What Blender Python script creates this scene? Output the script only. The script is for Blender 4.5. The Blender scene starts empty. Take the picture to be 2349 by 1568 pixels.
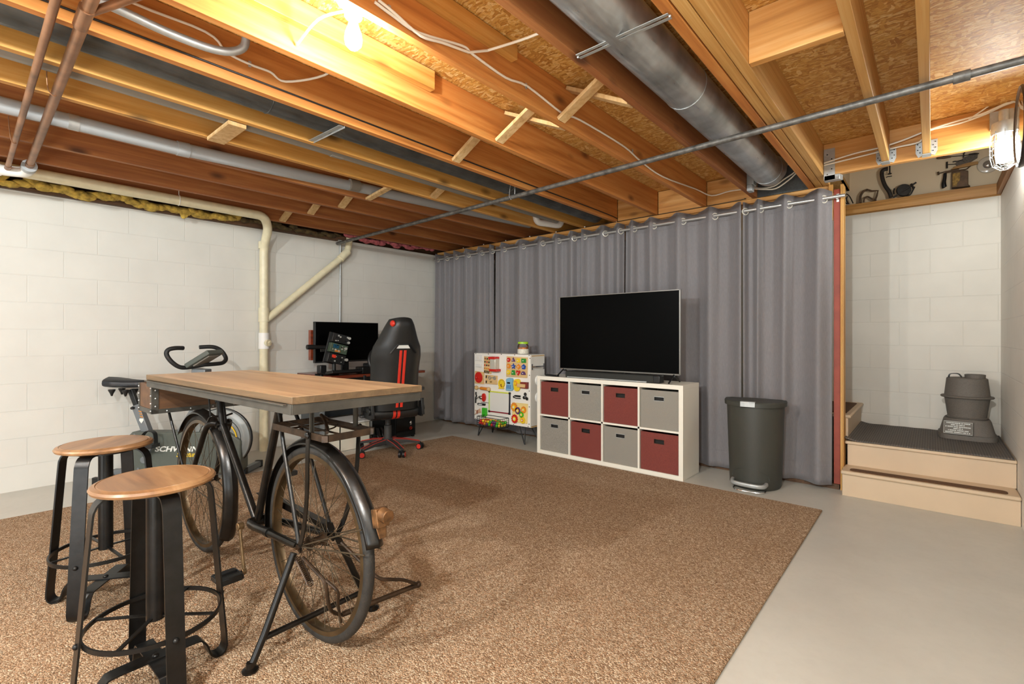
import bpy, math, random
from mathutils import Vector, Matrix, Euler

SC = bpy.context.scene
COL = SC.collection

# ------------------------------------------------------------------ camera
cam_data = bpy.data.cameras.new('camera')
cam = bpy.data.objects.new('camera', cam_data)
COL.objects.link(cam)
cam.location = (0, 0, 1.15)
cam.rotation_euler = (math.radians(90), 0, math.radians(40.95))
cam_data.sensor_fit = 'HORIZONTAL'
cam_data.sensor_width = 36.0
cam_data.lens = 1109.0 / 2349.0 * 36.0
cam_data.shift_y = -14.0 / 2349.0
cam_data.clip_start = 0.02
SC.camera = cam

# ------------------------------------------------------------------ light and exposure
SC.view_settings.view_transform = 'Standard'
SC.view_settings.look = 'None'
SC.view_settings.gamma = 1.0
SC.view_settings.exposure = 0.37
SC.view_settings.use_curve_mapping = False
SC.cycles.use_denoising = True
SC.cycles.max_bounces = 10
SC.cycles.diffuse_bounces = 6
SC.cycles.sample_clamp_indirect = 6.0
world = bpy.data.worlds.new('world')
SC.world = world
world.use_nodes = True
world.node_tree.nodes['Background'].inputs[0].default_value = (0.91, 0.98, 1.0, 1)
world.node_tree.nodes['Background'].inputs[1].default_value = 0.95


def lamp(name, loc, power, radius=0.04, col=(0.91, 0.98, 1.0)):
    d = bpy.data.lights.new(name, 'POINT')
    d.energy = power
    d.shadow_soft_size = radius
    d.color = col
    o = bpy.data.objects.new(name, d)
    COL.objects.link(o)
    o.location = loc
    return o


# the other bare bulbs of the basement, further back under the same joists
lamp('ceiling_bulb_light', (-1.75, -1.7, 2.265), 210)
lamp('ceiling_bulb_light', (-3.3, -1.6, 2.265), 40)
lamp('ceiling_bulb_light', (-0.2, -0.9, 2.265), 240)
# soft fill lights added low behind the camera to brighten the joist undersides
lamp('fill_light', (-1.9, -1.5, 0.45), 45, 0.5)
lamp('fill_light', (-0.1, -1.3, 0.5), 60, 0.5)
BULB_W = 600.0      # strength of the glowing bulb over the table
JAR_W = 225.0        # strength of the caged lamp by the stairs

# ------------------------------------------------------------------ node helpers


def S(h):
    h = h.lstrip('#')
    c = [int(h[i:i + 2], 16) / 255 for i in (0, 2, 4)]
    return tuple((x / 12.92 if x <= 0.04045 else ((x + 0.055) / 1.055) ** 2.4) for x in c) + (1,)


def mul(c, k):
    return tuple(min(1, x * k) for x in c[:3]) + (1,)


class NT:
    def __init__(self, name):
        self.m = bpy.data.materials.new(name)
        self.m.use_nodes = True
        self.t = self.m.node_tree
        self.p = self.t.nodes['Principled BSDF']
        self.out = self.t.nodes['Material Output']

    def n(self, kind, **kw):
        x = self.t.nodes.new(kind)
        for k, v in kw.items():
            setattr(x, k, v)
        return x

    def l(self, a, b):
        self.t.links.new(a, b)

    def coord(self, scale=(1, 1, 1), rot=(0, 0, 0), rnd=True, kind='Object'):
        tc = self.n('ShaderNodeTexCoord')
        mp = self.n('ShaderNodeMapping')
        mp.inputs['Scale'].default_value = scale
        mp.inputs['Rotation'].default_value = rot
        self.l(tc.outputs[kind], mp.inputs['Vector'])
        if rnd:
            oi = self.n('ShaderNodeObjectInfo')
            mm = self.n('ShaderNodeMath', operation='MULTIPLY')
            mm.inputs[1].default_value = 37.0
            self.l(oi.outputs['Random'], mm.inputs[0])
            va = self.n('ShaderNodeVectorMath', operation='ADD')
            self.l(mp.outputs[0], va.inputs[0])
            self.l(mm.outputs[0], va.inputs[1])
            return va.outputs[0]
        return mp.outputs[0]

    def noise(self, vec, scale, detail=3, rough=0.55, dist=0.0):
        x = self.n('ShaderNodeTexNoise')
        x.inputs['Scale'].default_value = scale
        x.inputs['Detail'].default_value = detail
        x.inputs['Roughness'].default_value = rough
        x.inputs['Distortion'].default_value = dist
        self.l(vec, x.inputs['Vector'])
        return x.outputs['Fac']

    def ramp(self, fac, stops):
        x = self.n('ShaderNodeValToRGB')
        e = x.color_ramp.elements
        e[0].position, e[0].color = stops[0]
        e[1].position, e[1].color = stops[-1]
        for p, c in stops[1:-1]:
            q = e.new(p)
            q.color = c
        self.l(fac, x.inputs[0])
        return x.outputs[0]

    def mix(self, fac, a, b, mode='MIX'):
        x = self.n('ShaderNodeMix', data_type='RGBA', blend_type=mode)
        for s, i in ((fac, 0), (a, 6), (b, 7)):
            if hasattr(s, 'is_linked') or hasattr(s, 'node'):
                self.l(s, x.inputs[i])
            else:
                x.inputs[i].default_value = s
        return x.outputs[2]

    def bump(self, fac, strength, dist=0.01):
        b = self.n('ShaderNodeBump')
        b.inputs['Strength'].default_value = strength
        b.inputs['Distance'].default_value = dist
        self.l(fac, b.inputs['Height'])
        self.l(b.outputs[0], self.p.inputs['Normal'])

    def base(self, c):
        if hasattr(c, 'node'):
            self.l(c, self.p.inputs['Base Color'])
        else:
            self.p.inputs['Base Color'].default_value = c

    def set(self, rough=None, metal=None, **kw):
        if rough is not None:
            self.p.inputs['Roughness'].default_value = rough
        if metal is not None:
            self.p.inputs['Metallic'].default_value = metal
        for k, v in kw.items():
            self.p.inputs[k].default_value = v


def mat(name, col, rough=0.5, metal=0.0, var=None, bump=None, spec=None, coat=0.0):
    t = NT(name)
    c = S(col) if isinstance(col, str) else col
    t.set(rough, metal)
    if spec is not None:
        t.set(**{'Specular IOR Level': spec})
    if coat:
        t.set(**{'Coat Weight': coat, 'Coat Roughness': 0.15})
    if var:
        f = t.noise(t.coord(), var[0], 4)
        t.base(t.ramp(f, [(0.3, mul(c, 1 - var[1])), (0.7, mul(c, 1 + var[1]))]))
    else:
        t.base(c)
    if bump:
        t.bump(t.noise(t.coord(), bump[0], 3), bump[1], 0.004)
    return t.m


def wood(name, c0, c1, c2, axis=1, fine=26, long=1.6, rough=0.6, knot=0.0, bump=0.15, coat=0.0):
    t = NT(name)
    sc = [fine, fine, fine]
    sc[axis] = long
    v = t.coord(tuple(sc))
    f = t.noise(v, 1.0, 6, 0.6, 0.4)
    col = t.ramp(f, [(0.28, S(c0)), (0.5, S(c1)), (0.74, S(c2))])
    sc2 = [3.0, 3.0, 3.0]
    sc2[axis] = 0.5
    g = t.noise(t.coord(tuple(sc2)), 1.0, 2)
    col = t.mix(t.ramp(g, [(0.35, (0, 0, 0, 1)), (0.7, (0.55, 0.55, 0.55, 1))]), col, S(c0))
    if knot:
        k = t.n('ShaderNodeTexVoronoi')
        k.inputs['Scale'].default_value = 1.0
        s3 = [5.0, 5.0, 5.0]
        s3[axis] = 2.2
        t.l(t.coord(tuple(s3)), k.inputs['Vector'])
        kc = t.ramp(k.outputs['Distance'], [(0.06, (1, 1, 1, 1)), (0.17, (0, 0, 0, 1))])
        col = t.mix(kc, col, mul(S(c0), 0.45))
    t.base(col)
    t.set(rough)
    if coat:
        t.set(**{'Coat Weight': coat, 'Coat Roughness': 0.25})
    if bump:
        t.bump(f, bump, 0.003)
    return t.m


def emit(name, col, strength):
    t = NT(name)
    e = t.n('ShaderNodeEmission')
    e.inputs[0].default_value = col
    e.inputs[1].default_value = strength
    t.l(e.outputs[0], t.out.inputs['Surface'])
    return t.m


def clear(name, tint=(1, 1, 1, 1), gloss=0.12, rough=0.03):
    t = NT(name)
    a = t.n('ShaderNodeBsdfTransparent')
    a.inputs[0].default_value = tint
    b = t.n('ShaderNodeBsdfGlossy')
    b.inputs['Roughness'].default_value = rough
    m = t.n('ShaderNodeMixShader')
    fr = t.n('ShaderNodeFresnel')
    fr.inputs[0].default_value = 1.45
    mm = t.n('ShaderNodeMath', operation='ADD')
    mm.inputs[1].default_value = gloss * 0.3
    t.l(fr.outputs[0], mm.inputs[0])
    t.l(mm.outputs[0], m.inputs[0])
    t.l(a.outputs[0], m.inputs[1])
    t.l(b.outputs[0], m.inputs[2])
    t.l(m.outputs[0], t.out.inputs['Surface'])
    return t.m


# ------------------------------------------------------------------ mesh helpers
FRAME = {}


def frame_of(o):
    m = Matrix.Identity(4)
    while o is not None:
        m = FRAME.get(o.name, Matrix.Identity(4)) @ m
        o = o.parent
    return m


def smooth(pts, k=6, closed=False):
    P = [Vector(p) for p in pts]
    n = len(P)
    out = []
    rng = range(n) if closed else range(n - 1)
    for i in rng:
        p0 = P[(i - 1) % n] if (closed or i > 0) else P[0]
        p1 = P[i]
        p2 = P[(i + 1) % n]
        p3 = P[(i + 2) % n] if (closed or i + 2 < n) else P[-1]
        for j in range(k):
            t = j / k
            out.append(0.5 * ((2 * p1) + (-p0 + p2) * t + (2 * p0 - 5 * p1 + 4 * p2 - p3) * t * t + (-p0 + 3 * p1 - 3 * p2 + p3) * t ** 3))
    if not closed:
        out.append(P[-1])
    return out


def fillet(pts, r, k=5):
    P = [Vector(p) for p in pts]
    out = [P[0]]
    for i in range(1, len(P) - 1):
        a, b, c = P[i - 1], P[i], P[i + 1]
        d1 = (a - b)
        d2 = (c - b)
        q = min(r, d1.length * 0.48, d2.length * 0.48)
        s = b + d1.normalized() * q
        e = b + d2.normalized() * q
        for j in range(k + 1):
            t = j / k
            out.append((1 - t) ** 2 * s + 2 * t * (1 - t) * b + t * t * e)
    out.append(P[-1])
    return out


def circ(r, n=12, rx=None):
    rx = rx or r
    return [(r * math.cos(2 * math.pi * i / n), rx * math.sin(2 * math.pi * i / n)) for i in range(n)]


def rect(w, h):
    return [(-w / 2, -h / 2), (w / 2, -h / 2), (w / 2, h / 2), (-w / 2, h / 2)]


def rrect(w, h, r, k=4):
    out = []
    for cx, cy, a0 in ((w / 2 - r, h / 2 - r, 0), (-w / 2 + r, h / 2 - r, 90), (-w / 2 + r, -h / 2 + r, 180), (w / 2 - r, -h / 2 + r, 270)):
        for i in range(k + 1):
            a = math.radians(a0 + 90 * i / k)
            out.append((cx + r * math.cos(a), cy + r * math.sin(a)))
    return out


def basis(o, x, y):
    """matrix with origin o, local x and y axes given"""
    x = Vector(x).normalized()
    y = Vector(y)
    y = (y - x * y.dot(x)).normalized()
    z = x.cross(y)
    m = Matrix((x, y, z)).transposed().to_4x4()
    m.translation = Vector(o)
    return m


def along(a, b):
    """matrix whose z axis runs from a to b"""
    a, b = Vector(a), Vector(b)
    z = (b - a).normalized()
    x = Vector((0, 0, 1)).cross(z)
    if x.length < 1e-4:
        x = Vector((1, 0, 0))
    return basis(a, x, z.cross(x))


class MB:
    def __init__(self):
        self.v, self.f, self.mi = [], [], []

    def add(self, vs, fs, m=0):
        o = len(self.v)
        self.v += [Vector(p) for p in vs]
        for q in fs:
            self.f.append([o + i for i in q])
            self.mi.append(m)
        return self

    def box(self, x0, x1, y0, y1, z0, z1, m=0, M=None):
        vs = [Vector((x, y, z)) for z in (z0, z1) for y in (y0, y1) for x in (x0, x1)]
        if M is not None:
            vs = [M @ p for p in vs]
        return self.add(vs, [(0, 2, 3, 1), (4, 5, 7, 6), (0, 1, 5, 4), (2, 6, 7, 3), (0, 4, 6, 2), (1, 3, 7, 5)], m)

    def obox(self, c, size, rot=(0, 0, 0), m=0):
        M = Matrix.Translation(Vector(c)) @ Euler([math.radians(a) for a in rot]).to_matrix().to_4x4()
        x, y, z = [s / 2 for s in size]
        return self.box(-x, x, -y, y, -z, z, m, M)

    def beam(self, a, b, w, h, up=(0, 0, 1), m=0):
        """rectangular bar from a to b, w across, h along up"""
        a, b = Vector(a), Vector(b)
        z = (b - a)
        L = z.length
        z.normalize()
        u = Vector(up)
        u = (u - z * u.dot(z)).normalized()
        x = u.cross(z)
        M = Matrix((x, u, z)).transposed().to_4x4()
        M.translation = a
        return self.box(-w / 2, w / 2, -h / 2, h / 2, 0, L, m, M)

    def sweep(self, pts, sec, side=None, closed=False, cap=True, m=0, scale=None):
        P = [Vector(p) for p in pts]
        n = len(P)
        k = len(sec)
        T = []
        for i in range(n):
            if closed:
                t = P[(i + 1) % n] - P[i - 1]
            else:
                t = P[min(i + 1, n - 1)] - P[max(i - 1, 0)]
            T.append(t.normalized())
        N = Vector(side) if side is not None else (Vector((0, 0, 1)) if abs(T[0].z) < 0.9 else Vector((1, 0, 0)))
        vs = []
        for i in range(n):
            if side is not None:
                N = Vector(side)
            N = (N - T[i] * N.dot(T[i]))
            if N.length < 1e-6:
                N = T[i].orthogonal()
            N.normalize()
            B = T[i].cross(N)
            s = scale[i] if scale else 1.0
            for a, b in sec:
                vs.append(P[i] + N * (a * s) + B * (b * s))
        fs = []
        for i in range(n if closed else n - 1):
            j = (i + 1) % n
            for q in range(k):
                r = (q + 1) % k
                fs.append((i * k + q, i * k + r, j * k + r, j * k + q))
        if cap and not closed:
            fs.append(tuple(range(k - 1, -1, -1)))
            fs.append(tuple((n - 1) * k + q for q in range(k)))
        return self.add(vs, fs, m)

    def tube(self, pts, r, n=10, closed=False, cap=True, m=0):
        if isinstance(r, (list, tuple)):
            return self.sweep(pts, circ(1.0, n), None, closed, cap, m, list(r))
        return self.sweep(pts, circ(r, n), None, closed, cap, m)

    def ring(self, c, R, r, ax=(0, 0, 1), n=32, k=8, m=0, M=None):
        ax = Vector(ax).normalized()
        x = ax.orthogonal().normalized()
        y = ax.cross(x)
        c = Vector(c)
        pts = [c + (x * math.cos(t) + y * math.sin(t)) * R for t in [2 * math.pi * i / n for i in range(n)]]
        return self.sweep(pts, circ(r, k), None, True, False, m)

    def lathe(self, prof, n=24, M=None, m=0, a0=0.0, a1=360.0):
        M = M or Matrix.Identity(4)
        full = abs(a1 - a0 - 360) < 1e-6
        c = n if full else n + 1
        vs, fs = [], []
        for r, z in prof:
            for i in range(c):
                a = math.radians(a0 + (a1 - a0) * i / n)
                vs.append(M @ Vector((r * math.cos(a), r * math.sin(a), z)))
        for j in range(len(prof) - 1):
            for i in range(n):
                i2 = (i + 1) % c
                fs.append((j * c + i, j * c + i2, (j + 1) * c + i2, (j + 1) * c + i))
        if full:
            if prof[0][0] > 1e-5:
                fs.append(tuple(range(c - 1, -1, -1)))
            if prof[-1][0] > 1e-5:
                fs.append(tuple((len(prof) - 1) * c + i for i in range(c)))
        return self.add(vs, fs, m)

    def cyl(self, a, b, r, n=16, r2=None, m=0):
        L = (Vector(b) - Vector(a)).length
        return self.lathe([(r, 0), (r2 if r2 is not None else r, L)], n, along(a, b), m)

    def prism(self, poly, d0, d1, M=None, m=0):
        M = M or Matrix.Identity(4)
        n = len(poly)
        vs = [M @ Vector((x, y, d0)) for x, y in poly] + [M @ Vector((x, y, d1)) for x, y in poly]
        fs = [tuple(range(n - 1, -1, -1)), tuple(range(n, 2 * n))]
        for i in range(n):
            j = (i + 1) % n
            fs.append((i, j, n + j, n + i))
        return self.add(vs, fs, m)

    def ball(self, c, r, n=14, m=0, M=None):
        rx, ry, rz = r if isinstance(r, (tuple, list)) else (r, r, r)
        h = n // 2
        vs, fs = [], []
        for j in range(h + 1):
            p = math.pi * j / h
            for i in range(n):
                t = 2 * math.pi * i / n
                q = Vector((rx * math.sin(p) * math.cos(t), ry * math.sin(p) * math.sin(t), rz * math.cos(p)))
                vs.append((M @ q if M is not None else q) + Vector(c))
        for j in range(h):
            for i in range(n):
                fs.append((j * n + i, (j + 1) * n + i, (j + 1) * n + (i + 1) % n, j * n + (i + 1) % n))
        return self.add(vs, fs, m)

    def grid(self, fn, nu, nv, m=0, thick=0.0):
        vs = [Vector(fn(i / nu, j / nv)) for j in range(nv + 1) for i in range(nu + 1)]
        fs = [(j * (nu + 1) + i, j * (nu + 1) + i + 1, (j + 1) * (nu + 1) + i + 1, (j + 1) * (nu + 1) + i) for j in range(nv) for i in range(nu)]
        return self.add(vs, fs, m)

    def build(self, name, mats, parent=None, world=True, ang=35, bevel=0.0, subsurf=0, solid=0.0, merge=False):
        me = bpy.data.meshes.new(name)
        vs = self.v
        if parent is not None and world:
            inv = frame_of(parent).inverted()
            vs = [inv @ p for p in vs]
        org = None
        if parent is None:
            # put the origin at the middle of the base
            xs = [p.x for p in vs]
            ys = [p.y for p in vs]
            zs = [p.z for p in vs]
            org = Vector(((min(xs) + max(xs)) / 2, (min(ys) + max(ys)) / 2, min(zs)))
            vs = [p - org for p in vs]
        me.from_pydata([tuple(p) for p in vs], [], self.f)
        if not isinstance(mats, (list, tuple)):
            mats = [mats]
        for x in mats:
            me.materials.append(x)
        if len(mats) > 1:
            me.polygons.foreach_set('material_index', self.mi)
        me.validate()
        if ang:
            me.shade_smooth()
            me.set_sharp_from_angle(angle=math.radians(ang))
        o = bpy.data.objects.new(name, me)
        COL.objects.link(o)
        if parent is not None:
            o.parent = parent
        if org is not None:
            o.location = org
            FRAME[o.name] = Matrix.Translation(org)
        if merge:
            w = o.modifiers.new('weld', 'WELD')
            w.merge_threshold = 0.0003
        if solid:
            w = o.modifiers.new('solid', 'SOLIDIFY')
            w.thickness = solid
            w.offset = 0
        if bevel:
            b = o.modifiers.new('bevel', 'BEVEL')
            b.width = bevel
            b.segments = 2
            b.limit_method = 'ANGLE'
            b.angle_limit = math.radians(50)
        if subsurf:
            q = o.modifiers.new('sub', 'SUBSURF')
            q.levels = q.render_levels = subsurf
        return o


def tag(o, label, cat, group=None, kind=None):
    o['label'] = label
    o['category'] = cat
    if group:
        o['group'] = group
    if kind:
        o['kind'] = kind
    return o


def struct(o, label=None):
    o['kind'] = 'structure'
    if label:
        o['label'] = label
    return o


def thing(name, label, cat, loc=(0, 0, 0), rotz=0.0, group=None):
    o = bpy.data.objects.new(name, None)
    COL.objects.link(o)
    o.empty_display_size = 0.1
    o.location = loc
    o.rotation_euler = (0, 0, math.radians(rotz))
    FRAME[o.name] = Matrix.Translation(Vector(loc)) @ Matrix.Rotation(math.radians(rotz), 4, 'Z')
    return tag(o, label, cat, group)


def dup(root, loc, rotz, label):
    r = root.copy()
    COL.objects.link(r)
    r.location = loc
    r.rotation_euler = (0, 0, math.radians(rotz))
    r['label'] = label
    FRAME[r.name] = Matrix.Translation(Vector(loc)) @ Matrix.Rotation(math.radians(rotz), 4, 'Z')

    def rec(src, dst):
        for ch in list(src.children):
            c = ch.copy()
            COL.objects.link(c)
            c.parent = dst
            rec(ch, c)
    rec(root, r)
    return r


def text(name, body, size, M, m, parent, depth=0.001, shear=0.0, bold=0.0, sx=1.0, align='CENTER', world=True):
    cu = bpy.data.curves.new(name, 'FONT')
    cu.body = body
    cu.size = size
    cu.extrude = depth
    cu.shear = shear
    cu.offset = bold
    cu.align_x = align
    cu.align_y = 'CENTER'
    tmp = bpy.data.objects.new(name + '_tmp', cu)
    COL.objects.link(tmp)
    dg = bpy.context.evaluated_depsgraph_get()
    me = bpy.data.meshes.new_from_object(tmp.evaluated_get(dg))
    bpy.data.objects.remove(tmp)
    bpy.data.curves.remove(cu)
    T = M @ Matrix.Diagonal((sx, 1, 1, 1))
    if parent is not None and world:
        T = frame_of(parent).inverted() @ T
    me.transform(T)
    me.materials.clear()
    me.materials.append(m)
    o = bpy.data.objects.new(name, me)
    COL.objects.link(o)
    o.parent = parent
    return o


rnd = random.Random(7)

# ------------------------------------------------------------------ materials of the room


def cmu(name, plane, col='cbc8bf', off=0.0, zoff=0.0):
    t = NT(name)
    tc = t.n('ShaderNodeTexCoord')
    sp = t.n('ShaderNodeSeparateXYZ')
    cb = t.n('ShaderNodeCombineXYZ')
    t.l(tc.outputs['Object'], sp.inputs[0])
    a = t.n('ShaderNodeMath', operation='ADD')
    a.inputs[1].default_value = off + 20.0
    b = t.n('ShaderNodeMath', operation='ADD')
    b.inputs[1].default_value = zoff + 20 * 0.2032
    t.l(sp.outputs[plane], a.inputs[0])
    t.l(sp.outputs['Z'], b.inputs[0])
    t.l(a.outputs[0], cb.inputs[0])
    t.l(b.outputs[0], cb.inputs[1])
    br = t.n('ShaderNodeTexBrick')
    br.inputs['Scale'].default_value = 1.0
    br.inputs['Mortar Size'].default_value = 0.0045
    br.inputs['Mortar Smooth'].default_value = 0.6
    br.inputs['Brick Width'].default_value = 0.4064
    br.inputs['Row Height'].default_value = 0.2032
    br.inputs['Color1'].default_value = (1, 1, 1, 1)
    br.inputs['Color2'].default_value = (1, 1, 1, 1)
    br.inputs['Mortar'].default_value = (0, 0, 0, 1)
    t.l(cb.outputs[0], br.inputs['Vector'])
    v = t.coord(rnd=False)
    n1 = t.noise(v, 3.0, 4)
    n2 = t.noise(v, 90.0, 3)
    n3 = t.noise(v, 1.3, 2)
    c = S(col)
    base = t.ramp(n1, [(0.3, mul(c, 0.95)), (0.7, mul(c, 1.03))])
    # mortar lines are only partly visible under the paint
    vis = t.ramp(n3, [(0.35, (0.04, 0.04, 0.04, 1)), (0.65, (0.20, 0.20, 0.20, 1))])
    inv = t.n('ShaderNodeInvert')
    t.l(br.outputs['Color'], inv.inputs['Color'])
    f = t.mix(1.0, inv.outputs[0], vis, 'MULTIPLY')
    t.base(t.mix(f, base, mul(c, 0.6)))
    t.set(0.55)
    h = t.mix(0.10, br.outputs['Color'], n2)
    t.bump(h, 0.35, 0.004)
    return t.m


def osb(name):
    t = NT(name)
    v0 = t.coord(rnd=False)
    nz = t.n('ShaderNodeTexNoise')
    nz.inputs['Scale'].default_value = 9.0
    nz.inputs['Detail'].default_value = 2.0
    t.l(v0, nz.inputs['Vector'])
    cols = []
    for sc, rot in (((22, 95, 1), 0.25), ((60, 22, 1), 0.9), ((26, 110, 1), -0.35)):
        mp = t.n('ShaderNodeMapping')
        mp.inputs['Scale'].default_value = sc
        mp.inputs['Rotation'].default_value = (0, 0, rot)
        ad = t.n('ShaderNodeVectorMath', operation='MULTIPLY_ADD')
        ad.inputs[1].default_value = (0.06, 0.06, 0.0)
        t.l(nz.outputs['Color'], ad.inputs[0])
        t.l(v0, ad.inputs[2])
        t.l(ad.outputs[0], mp.inputs['Vector'])
        vo = t.n('ShaderNodeTexVoronoi')
        vo.inputs['Scale'].default_value = 1.0
        vo.inputs['Randomness'].default_value = 1.0
        t.l(mp.outputs[0], vo.inputs['Vector'])
        bw = t.n('ShaderNodeSeparateColor')
        t.l(vo.outputs['Color'], bw.inputs[0])
        cols.append((bw.outputs[0], bw.outputs[1], vo.outputs['Distance']))
    pick = t.noise(v0, 22.0, 1)
    m1 = t.mix(t.ramp(pick, [(0.47, (0, 0, 0, 1)), (0.50, (1, 1, 1, 1))]), cols[0][0], cols[2][0])
    m2 = t.mix(t.ramp(cols[1][1], [(0.84, (0, 0, 0, 1)), (0.86, (1, 1, 1, 1))]), m1, cols[1][0])
    c = t.ramp(m2, [(0.0, S('a8712e')), (0.35, S('c28d40')), (0.65, S('cf9f52')), (1.0, S('e0bd80'))])
    fib = t.noise(t.coord((60, 240, 1), (0, 0, 0.3), rnd=False), 1.0, 3)
    c = t.mix(t.ramp(fib, [(0.55, (0, 0, 0, 1)), (0.68, (0.6, 0.6, 0.6, 1))]), c, S('74501f'))
    t.base(c)
    t.set(0.6)
    t.bump(m2, 0.4, 0.003)
    return t.m


def concrete(name, col='bdbab0'):
    t = NT(name)
    v = t.coord(rnd=False)
    n1 = t.noise(v, 1.6, 5, 0.6)
    n2 = t.noise(v, 30.0, 4)
    c = S(col)
    a = t.ramp(n1, [(0.3, mul(c, 0.90)), (0.7, mul(c, 1.07))])
    t.base(t.mix(t.ramp(n2, [(0.45, (0, 0, 0, 1)), (0.8, (0.25, 0.25, 0.25, 1))]), a, mul(c, 0.8)))
    t.set(0.38)
    t.bump(n2, 0.06, 0.003)
    return t.m


def carpet(name):
    t = NT(name)
    v = t.coord(rnd=False)
    vo = t.n('ShaderNodeTexVoronoi')
    vo.inputs['Scale'].default_value = 185.0
    t.l(v, vo.inputs['Vector'])
    sp = t.n('ShaderNodeSeparateColor')
    t.l(vo.outputs['Color'], sp.inputs[0])
    n1 = t.noise(v, 2.2, 3)
    n2 = t.noise(v, 60.0, 3)
    mixf = t.mix(0.35, sp.outputs[0], n2)
    c = t.ramp(mixf, [(0.12, S('735740')), (0.42, S('997c61')), (0.62, S('ae9275')), (0.9, S('d4bfa4'))])
    t.base(t.mix(t.ramp(n1, [(0.35, (0, 0, 0, 1)), (0.7, (0.25, 0.25, 0.25, 1))]), c, S('8a6d51')))
    t.set(0.95, **{'Specular IOR Level': 0.1})
    inv = t.n('ShaderNodeMath', operation='MULTIPLY')
    inv.inputs[1].default_value = -1.0
    t.l(vo.outputs['Distance'], inv.inputs[0])
    t.bump(inv.outputs[0], 0.9, 0.006)
    return t.m


def galv(name, col='c6cacb', rough=0.34):
    t = NT(name)
    v = t.coord((1, 1, 1), rnd=True)
    n = t.noise(v, 5.0, 3)
    n2 = t.noise(t.coord((60, 8, 60)), 1.0, 4)
    c = S(col)
    t.base(t.ramp(n, [(0.3, mul(c, 0.55)), (0.7, mul(c, 1.15))]))
    t.set(rough, 0.85)
    rr = t.ramp(n2, [(0.3, (rough * 0.8,) * 3 + (1,)), (0.7, (min(1, rough * 1.6),) * 3 + (1,))])
    t.l(rr, t.p.inputs['Roughness'])
    t.bump(n2, 0.08, 0.002)
    return t.m


M_WALL_L = cmu('painted_block_left', 'Y', off=0.1, zoff=0.02)  # white block paint toned darker to stand for this wall's weaker light
M_WALL_B = cmu('painted_block_back', 'X', 'd3ccbf', off=0.30, zoff=-0.05)
M_WALL_R = cmu('painted_block_right', 'Y', 'e6e1d7', off=0.2, zoff=-0.05)
M_DRY = mat('tan_drywall', 'd8c4a4', 0.7, var=(4, 0.03))
M_FLOOR = concrete('painted_concrete')
M_OSB = osb('strand_board')
M_RUG = carpet('brown_carpet')
M_FIR = wood('fir_lumber', 'a5622a', 'cb853f', 'dea45c', 1, 30, 1.3, 0.62, knot=0.8)
M_FIR2 = wood('dark_fir_lumber', '804a26', 'a06433', 'bd834a', 1, 30, 1.3, 0.65, knot=0.8)
M_FIRY = wood('yellow_pine_lumber', 'a8742f', 'cd9548', 'deb16a', 1, 30, 1.3, 0.6, knot=0.8)
M_FIRX = wood('pine_crosswise', 'a66f33', 'cd944d', 'e0b376', 0, 30, 1.3, 0.6, knot=0.8)
M_FIRZ = wood('pine_upright', 'a8742f', 'cd9850', 'deb878', 2, 30, 1.3, 0.6)
M_LVL = wood('laminated_beam', 'b07c3a', 'd0a05a', 'e2bb7c', 1, 60, 1.0, 0.6)
M_BRIDGE = wood('pale_bridging', 'b58b55', 'd7b57f', 'e8cfa0', 2, 30, 2.0, 0.7)
M_DARKW = wood('dark_plate', '3e2a1a', '5c3f27', '77563a', 1, 30, 1.2, 0.7)
M_OAK = wood('stained_oak', '7d521f', 'b27d38', 'd2a05a', 0, 34, 1.2, 0.5)
M_OAKY = wood('stained_oak_along', '6b421c', '986331', 'b78349', 1, 34, 1.2, 0.5)
M_GALV = galv('galvanised_sheet')
M_GALVD = galv('dull_galvanised_sheet', '6a6c6b', 0.5)
M_STEEL = mat('zinc_steel', 'b0b2b0', 0.45, 0.55, var=(30, 0.12))
M_IRON = mat('black_iron_pipe', '686560', 0.5, 0.5, var=(26, 0.5), bump=(60, 0.3))
M_COPPER = mat('tarnished_copper', '8a6244', 0.45, 0.55, var=(7, 0.45))
M_PVC = mat('white_pvc', 'e9e6df', 0.3)
M_CREAM = mat('cream_pvc', 'd9cfae', 0.4, var=(14, 0.08))
M_GREYPVC = mat('grey_pvc', '9ea1a2', 0.4)
M_GREYPVC2 = mat('dim_grey_pvc', '7d776d', 0.5)
M_ROMEX = mat('white_cable', 'e4dccb', 0.4)
M_BLACKC = mat('black_cable', '191716', 0.5)
M_YINS = mat('yellow_fibreglass', 'b19442', 0.95, var=(25, 0.5), bump=(40, 0.8))
M_PINS = mat('pink_fibreglass', 'a9565a', 0.95, var=(25, 0.4), bump=(40, 0.8))
M_RED = mat('red_primer', '8d3b28', 0.6, var=(12, 0.15))
M_BLK = mat('black_plastic', '141414', 0.42)
M_BLKM = mat('black_metal', '1b1a19', 0.38, 0.5, var=(20, 0.2))
M_CHROME = mat('chrome', 'd8d8d8', 0.12, 1.0)
M_WHITE = mat('white_gloss', 'ece8de', 0.35)
M_GLASS = clear('clear_glass')

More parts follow.
